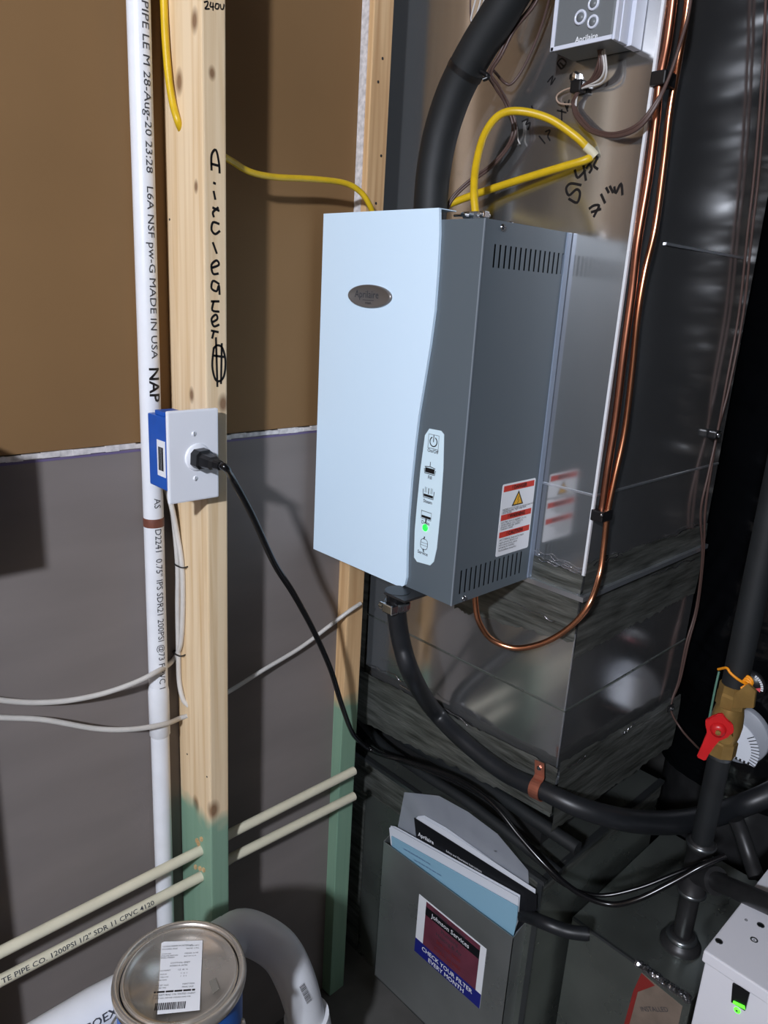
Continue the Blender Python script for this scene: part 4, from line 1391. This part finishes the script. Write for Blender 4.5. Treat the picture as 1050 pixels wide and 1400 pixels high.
# wires along duct back edge
w4 = thing('edge_wires', 'pair of thin dark wires clipped down the far right edge of the duct', 'wire', (1.42, .54, 1))
for k in range(2):
    o = k * 6
    MB().tube([P(1050 + o, -60, 1, .54), P(1042 + o, 100, 1, .54), P(1032 + o, 230, 1, .54), P(1022 + o, 320, 1, .54), P(1010 + o, 430, 1, .54), P(992 + o * .8, 530, 1, .54), P(981, 590, 1, .542), P(968 + o * .5, 650, 1, .54), P(958 + o, 700, 1, .54), P(960 + o * .3, 760, 1, .538), P(952 + o * .3, 830, 1, .538), P(938 + o * .5, 880, 1, .538), P(928 + o * .3, 930, 1, .538), P(917, 967, 1, .538), P(930, 995, 0, 1.38), P(950, 1018, 0, 1.36), P(963, 1030, 0, 1.33)], .0022, 8, 6).build('wire', M_wire, w4)
for (u, v) in ((979, 594), (915, 967)):
    p = P(u, v, 1, .54)
    MB().box(p.x - .012, p.x + .012, .535, YC - .0002 if v < 700 else .5395, p.z - .007, p.z + .007, .003).build('clip', M_black, w4)
    MB().lathe(Vector((p.x, .535, p.z)), (0, -1, 0), [(.006, -.001), (.005, .003), (0, .004)], 10).build('screw', M_chrome, w4)

# ------------------------------------------------------------------ dark conduits in the gap
for i, (lab, q, xs_, r) in enumerate((
        ('dark hose in the gap under the duct, nearest the lower plenum edge', [(478, 965), (520, 1015), (570, 1052), (640, 1097), (700, 1143), (765, 1195)], [1.04, 1.01, .99, .985, .98, .98], .010),
        ('dark hose in the gap under the duct, upper of the two', [(500, 960), (540, 1002), (600, 1038), (660, 1072), (730, 1120), (790, 1160)], [1.05, 1.03, 1.02, 1.01, 1.0, 1.0], .012))):
    tag(MB().tube([P(u, v, 0, x_) for (u, v), x_ in zip(q, xs_)], r, 14, 8).build('refrigerant_hose', M_foam), lab, 'hose')
tag(MB().tube([P(488, 1008, 0, .975), P(520, 1030, 0, .962), P(580, 1052, 0, .96), P(640, 1078, 0, .96), P(680, 1105, 0, .96), P(725, 1160, 0, .96), P(765, 1205, 0, .965), P(815, 1224, 0, 1.0), P(870, 1215, 0, 1.04), P(930, 1192, 0, 1.09), P(985, 1172, 0, 1.14)], .0035, 10, 8).build('thin_black_cable', M_cord), 'thin black cable running beside the thicker power cord under the duct', 'cable')
rh = thing('grey_rubber_hose', 'short grey rubber hose end lying across the right of the document pocket', 'hose', P(750, 1265, 0, .95))
g = [P(704, 1248, 0, .972), P(722, 1253, 0, .965), P(745, 1262, 0, .955), P(775, 1273, 0, .97), P(803, 1277, 0, .99)]
MB().tube(g, .0115, 18, 8).build('tube', M_hose, rh)
MB().tube([g[-1], g[-1] + (g[-1] - g[-2]).normalized() * .003], .0105, 18, 1).build('open_end', M_black, rh)

# ------------------------------------------------------------------ gas pipe, valve, tee
gx = 1.20
b0 = P(930, 1290, 2, ft)
gx, gy = b0.x, b0.y
print('gas pipe', gx, gy)


def gz(v):
    # height on the vertical pipe axis for image row v
    lo_, hi_ = 0.0, 2.4
    for _ in range(40):
        m = (lo_ + hi_) / 2
        d = Vector((gx, gy, m)) - CAM
        vv = 700 + F * d.dot(DN) / d.dot(FW)
        if vv > v:
            lo_ = m
        else:
            hi_ = m
    return lo_


gp = thing('iron_pipe_riser', 'black vertical pipe riser with tee and round base standing on the furnace cabinet', 'pipe', (gx, gy, ft))
MB().lathe((gx, gy, ft), (0, 0, 1), [(.036, 0), (.036, .004), (.032, .010), (.026, .016), (.022, .024), (.017, .025)], 36).build('base_collar', M_iron, gp)
MB().lathe((gx, gy, ft + .012), (0, 0, 1), [(.024, 0), (.0275, .003), (.0275, .008), (.023, .012), (.0165, .012)], 36).build('collar_ring', M_zinc, gp)
MB().tube([(gx, gy, ft + .01), (gx, gy, gz(1210))], .0165, 24, 1).build('lower_tube', M_iron, gp)
zt0, zt1 = gz(1222), gz(1150)
MB().lathe((gx, gy, zt0), (0, 0, 1), [(.019, 0), (.0235, .004), (.0235, .012), (.021, .014), (.021, zt1 - zt0 - .014), (.0235, zt1 - zt0 - .012), (.0235, zt1 - zt0), (.019, zt1 - zt0 + .003)], 28).build('tee', M_iron, gp)
for zz in (zt0 + .004, zt1 - .008):
    MB().lathe((gx, gy, zz), (0, 0, 1), [(.0237, 0), (.0255, .002), (.0255, .005), (.0237, .007)], 28).build('tee_ring', M_zinc, gp)
zm = (zt0 + zt1) / 2
q0 = Vector((gx, gy, gz(1192)))
q1 = P(1010, 1208, 0, 1.16)
q2 = P(1060, 1240, 0, 1.09)
q3 = q0 + (q2 - q0) * 1.8
MB().tube([q0, q0 + (q2 - q0).normalized() * .055], .0195, 24, 1).build('tee_branch', M_iron, gp)
MB().tube([q0 + (q2 - q0).normalized() * .045, q0 + (q2 - q0).normalized() * .06], .0235, 24, 1).build('branch_ring', M_iron, gp)
MB().tube([q0, q3], .0155, 24, 1).build('branch_pipe', M_iron, gp)
zv0, zv1 = gz(1030), gz(935)
MB().tube([(gx, gy, zt1 - .002), (gx, gy, zv0 + .004)], .0180, 24, 1).build('middle_tube', M_foam, gp)
MB().tube([(gx, gy, zv1 - .002), (gx, gy, 2.44)], .0200, 24, 1).build('insulated_top_tube', M_foam, gp)
va = thing('ball_valve', 'brass ball valve with red lever on the black vertical riser', 'valve', (gx, gy, zv0))
hv_ = zv1 - zv0
MB().lathe((gx, gy, zv0), (0, 0, 1), [(.019, 0), (.0235, .002), (.0235, hv_ * .20), (.021, hv_ * .22), (.021, hv_ * .26)], 8, smooth=False).build('hex_nut', M_brass, va)
MB().lathe((gx, gy, zv0 + hv_ * .24), (0, 0, 1), [(.021, 0), (.0235, hv_ * .08), (.025, hv_ * .2), (.0235, hv_ * .36), (.021, hv_ * .46)], 28).build('body', M_brass, va)
MB().lathe((gx, gy, zv0 + hv_ * .70), (0, 0, 1), [(.021, 0), (.0235, .001), (.0235, hv_ * .16), (.0225, hv_ * .2), (.0225, hv_ * .3)], 8, smooth=False).build('hex_nut', M_brass, va)
MB().lathe((gx, gy, zv0 - .006), (0, 0, 1), [(.0195, 0), (.0205, .003), (.0195, .008)], 28).build('thread_ring', M_zinc, va)
# ear tag plate
MB().prism([P(1000, 952, 0, gx - .02), P(1022, 935, 0, gx - .02), P(1033, 945, 0, gx - .02), P(1030, 968, 0, gx - .02), P(1000, 968, 0, gx - .02)], (.006, 0, 0)).build('drain_lug', M_brass, va)
# handle toward camera-left
hd = Vector((-.87, -.35, 0)).normalized()
hp = Vector((gx, gy, gz(993))) + hd * .024
MB().tube([hp - hd * .006, hp + hd * .016], .011, 16, 1).build('stem', M_brass, va)
hp2 = P(981, 995, 0, (hp + hd * .016).x)
sd_ = hd.cross(Vector((0, 0, 1))).normalized()
if sd_.dot(RT) < 0:
    sd_ = -sd_


def hpt(a, c_, d):
    return hp2 + sd_ * a + Vector((0, 0, c_)) + hd * d


sh = [(-.006, .026), (.004, .030), (.008, .020), (.020, .016), (.024, .004), (.018, -.010), (.004, -.018), (-.001, -.030), (-.008, -.062), (-.022, -.059), (-.017, -.030), (-.012, -.012), (-.018, .000), (-.020, .012), (-.010, .018)]
b = MB().prism([hpt(a, c_, 0) for a, c_ in sh], hd * .007)
bm = bmesh.new()
for v in b.v:
    bm.verts.new(v)
bm.verts.ensure_lookup_table()
for f in b.f:
    bm.faces.new([bm.verts[i] for i in f])
bmesh.ops.bevel(bm, geom=bm.edges[:], offset=.0018, segments=2, affect='EDGES')
b2 = MB()
b2.bm(bm)
b2.build('lever', M_redp, va)
MB().lathe(hpt(.001, .001, .007), hd, [(.0125, 0), (.011, .006), (.006, .008), (0, .0082)], 18).build('lever_hub', M_redp, va)
MB().lathe(hpt(.001, .001, .015), hd, [(.0045, 0), (.0045, .004), (0, .0045)], 6, smooth=False).build('nut', M_brass, va)
# orange twine
oz = gz(915)
b = MB()
rp = [Vector((gx, gy, 0)) + Vector((.0222 * math.cos(a), .0222 * math.sin(a), 0)) for a in [math.radians(x_) for x_ in range(150, 330, 20)]]
for i, p in enumerate(rp):
    p.z = gz(912 + i * 3.0)
rp.insert(0, P(982, 915, 0, gx - .01))
b.tube(rp, .0022, 8, 4)
tw = thing('orange_twine', 'orange twine tied round the black riser above the brass valve', 'twine', rp[3])
b.build('loop', M_orangecord, tw)
kp = P(1020, 934, 0, gx - .01)
b = MB()
for k in range(3):
    o = Vector((0, 0, .003 * (k - 1)))
    b.tube([kp + o + Vector((.002 * k - .002, .008 * math.cos(t), .008 * math.sin(t))) for t in [i * math.pi / 4 for i in range(9)]], .0026, 8, 3)
b.build('knot', M_orangecord, tw)
tag(MB().tube([P(983, 918, 0, gx - .03), P(978, 940, 0, gx - .035), P(973, 965, 0, gx - .035), P(969, 985, 0, gx - .035)], .0018, 8, 4).build('green_wire', mat('green_wire', (82, 120, 104), .5)), 'thin green wire hanging beside the red valve lever', 'wire')

# dark rod behind
tag(MB().tube([P(1006, 1120, 0, 1.3), P(1014, 1140, 0, 1.3), P(1024, 1170, 0, 1.29), P(1034, 1200, 0, 1.27)], .014, 16, 6).build('dark_conduit', M_iron), 'short dark conduit right of the riser, under the drain hose', 'conduit')

# ------------------------------------------------------------------ black wrapped duct with dial
cw = Vector((1.72, .45, 0))
RWR = .208
bw = thing('wrapped_tank', 'tall tank wrapped in wrinkled shiny black film at the right edge', 'tank', cw)
b = MB()
vs = []
nr, nh = 150, 260
for j in range(nh + 1):
    z = .50 + (2.40 - .50) * j / nh
    for i in range(nr):
        a = 2 * math.pi * i / nr
        ca_, sa_ = math.cos(a), math.sin(a)
        k4 = (abs(ca_) ** 2.4 + abs(sa_) ** 2.4) ** (-1 / 2.4)
        f = noise.noise((ca_ * 2.2, sa_ * 2.2, z * 9))
        f2 = noise.noise((ca_ * 3 + 3, sa_ * 3, z * 20 + sa_ * 12))
        rg = 1 - abs(f2) * 2
        am = max(.12, min(1, (1.42 - z) / .2))
        r = RWR + am * .010 * f + am * .006 * rg * 1.6 * (0.4 + noise.noise((z * 3, a, 5)))
        r *= k4
        vs.append(cw + Vector((r * ca_, r * sa_, z)))
fs = [(j * nr + i, j * nr + (i + 1) % nr, (j + 1) * nr + (i + 1) % nr, (j + 1) * nr + i) for j in range(nh) for i in range(nr)]
b.add(vs, fs, True)
b.add(vs[-nr:], [tuple(range(nr))])
b.add(vs[:nr], [tuple(range(nr))[::-1]])
b.build('film_wrap', M_wrap, bw, fix=False)
MB().lathe((cw.x, cw.y, 0), (0, 0, 1), [(.20, 0), (.20, .52)], 32).build('base', M_iron, bw)

dlc = P(1008, 1003, 0, 1.475)
dl = thing('damper_dial', 'grey round dial with white toothed quadrant behind the brass valve', 'dial', dlc)
MB().lathe(dlc, (-1, 0, 0), [(.062, -.012), (.062, .002), (.060, .004), (0, .004)], 48).build('disc', mat('dial_grey', (150, 154, 162), .4), dl)
MB().tube([dlc, dlc + Vector((.06, 0, 0))], .02, 16, 1).build('mount', M_iron, dl)
# quadrant
b = MB()
qc = dlc + Vector((-.0045, .016, -.030))
pts = [qc + Vector((0, .01, -.020))]
for k in range(19):
    a = math.radians(-20 + 110 * k / 18)
    rr_ = .066
    pts.append(qc + Vector((0, -rr_ * math.cos(a), rr_ * math.sin(a) * .95)))
b.prism(pts, (-.002, 0, 0))
b.build('quadrant', mat('dial_white', (226, 230, 238), .4), dl)
b = MB()
for k in range(10):
    a = math.radians(-18 + 60 * k / 9)
    c1 = qc + Vector((-.003, -.052 * math.cos(a), .052 * math.sin(a) * .95))
    c2 = qc + Vector((-.003, -.067 * math.cos(a), .067 * math.sin(a) * .95))
    b.ribbon([c1, c2], .0018, (-1, 0, 0), .0003)
for k in range(8):
    c1 = qc + Vector((-.003, .006 - k * .008, -.0205 - k * .0002))
    b.ribbon([c1, c1 + Vector((0, 0, .004))], .004, (-1, 0, 0), .0003)
b.build('tick_marks', M_marker, dl, fix=False)['kind'] = 'stuff'
gg = P(1034, 934, 0, 1.47)
g5 = thing('round_gauge', 'partly seen black round gauge with white scale arc and red pointer, right of the twine', 'gauge', gg)
b = MB().lathe(gg + Vector((.004, .012, -.01)), (-1, 0, 0), [(.030, -.004), (.030, .003), (0, .003)], 32)
b.build('face', M_black, g5)
b = MB()
cg = gg + Vector((0, .012, -.01))
for k in range(8):
    a = math.radians(-5 + 10 * k)
    a2 = math.radians(-5 + 10 * k + 7.5)
    b.add([cg + Vector((-.0005, -.022 * math.cos(t) , .022 * math.sin(t))) if w_ else cg + Vector((-.0005, -.027 * math.cos(t), .027 * math.sin(t))) for t, w_ in ((a, 0), (a2, 0), (a2, 1), (a, 1))], [(0, 1, 2, 3)])
b.build('scale_arc', M_label, g5, fix=False)['kind'] = 'stuff'
MB().prism([cg + Vector((-.0006, -.012, -.002)), cg + Vector((-.0006, -.022, .004)), cg + Vector((-.0006, -.022, -.006))], (.0004, 0, 0)).build('pointer', mat('pointer_red', (230, 90, 100), .5), g5)

# ------------------------------------------------------------------ white cabinet bottom right
wz = .60
cpt = P(962, 1299, 2, wz)
print('white cab', cpt)
wc = thing('white_cabinet', 'white steel equipment cabinet with round holes and green indicator, bottom right corner', 'cabinet', (cpt.x + .15, cpt.y - .1, 0))
MB().box(cpt.x + .004, cpt.x + .36, cpt.y - .34, cpt.y - .004, 0, wz - .018, .002).build('body', M_white, wc)
MB().box(cpt.x, cpt.x + .365, cpt.y - .345, cpt.y, wz - .020, wz, .0025).build('lid', M_white, wc)
for (u, v, r) in ((983, 1287, .0055), (1031, 1285, .0055), (1040, 1265, .0055), (1020, 1258, .0022)):
    p = P(u, v, 2, wz)
    o = MB().lathe(p, (0, 0, 1), [(r, .0), (r, .0006), (r * .7, .0008), (r * .6, -.0002), (0, .0001)], 18).build('knockout', M_zinc, wc)
pp_ = [P(u, v, 0, cpt.x + .004) for u, v in ((1003, 1343), (1026, 1356), (1020, 1380), (1001, 1368))]
sw = MB().prism(pp_, (-.004, 0, 0)).build('switch', M_black, wc)
gl = [P(u, v, 0, cpt.x - .0005) for u, v in ((1003, 1368), (1018, 1375), (1019, 1380), (1002, 1371))]
MB().prism(gl, (-.001, 0, 0)).build('light_bar', mat('lime_light', (90, 255, 50), .4, emis=1.6), sw)
p = P(1008, 1381, 0, cpt.x + .004)
o = MB().lathe(p, (-1, 0, 0), [(.0045, 0), (.0045, .001), (0, .0016)], 16).build('green_indicator', MATS['lime_light'], wc)
MB().lathe(p, (-1, 0, 0), [(.0015, .0016), (.0015, .0022), (0, .0023)], 10).build('indicator_pin', M_ink, o)
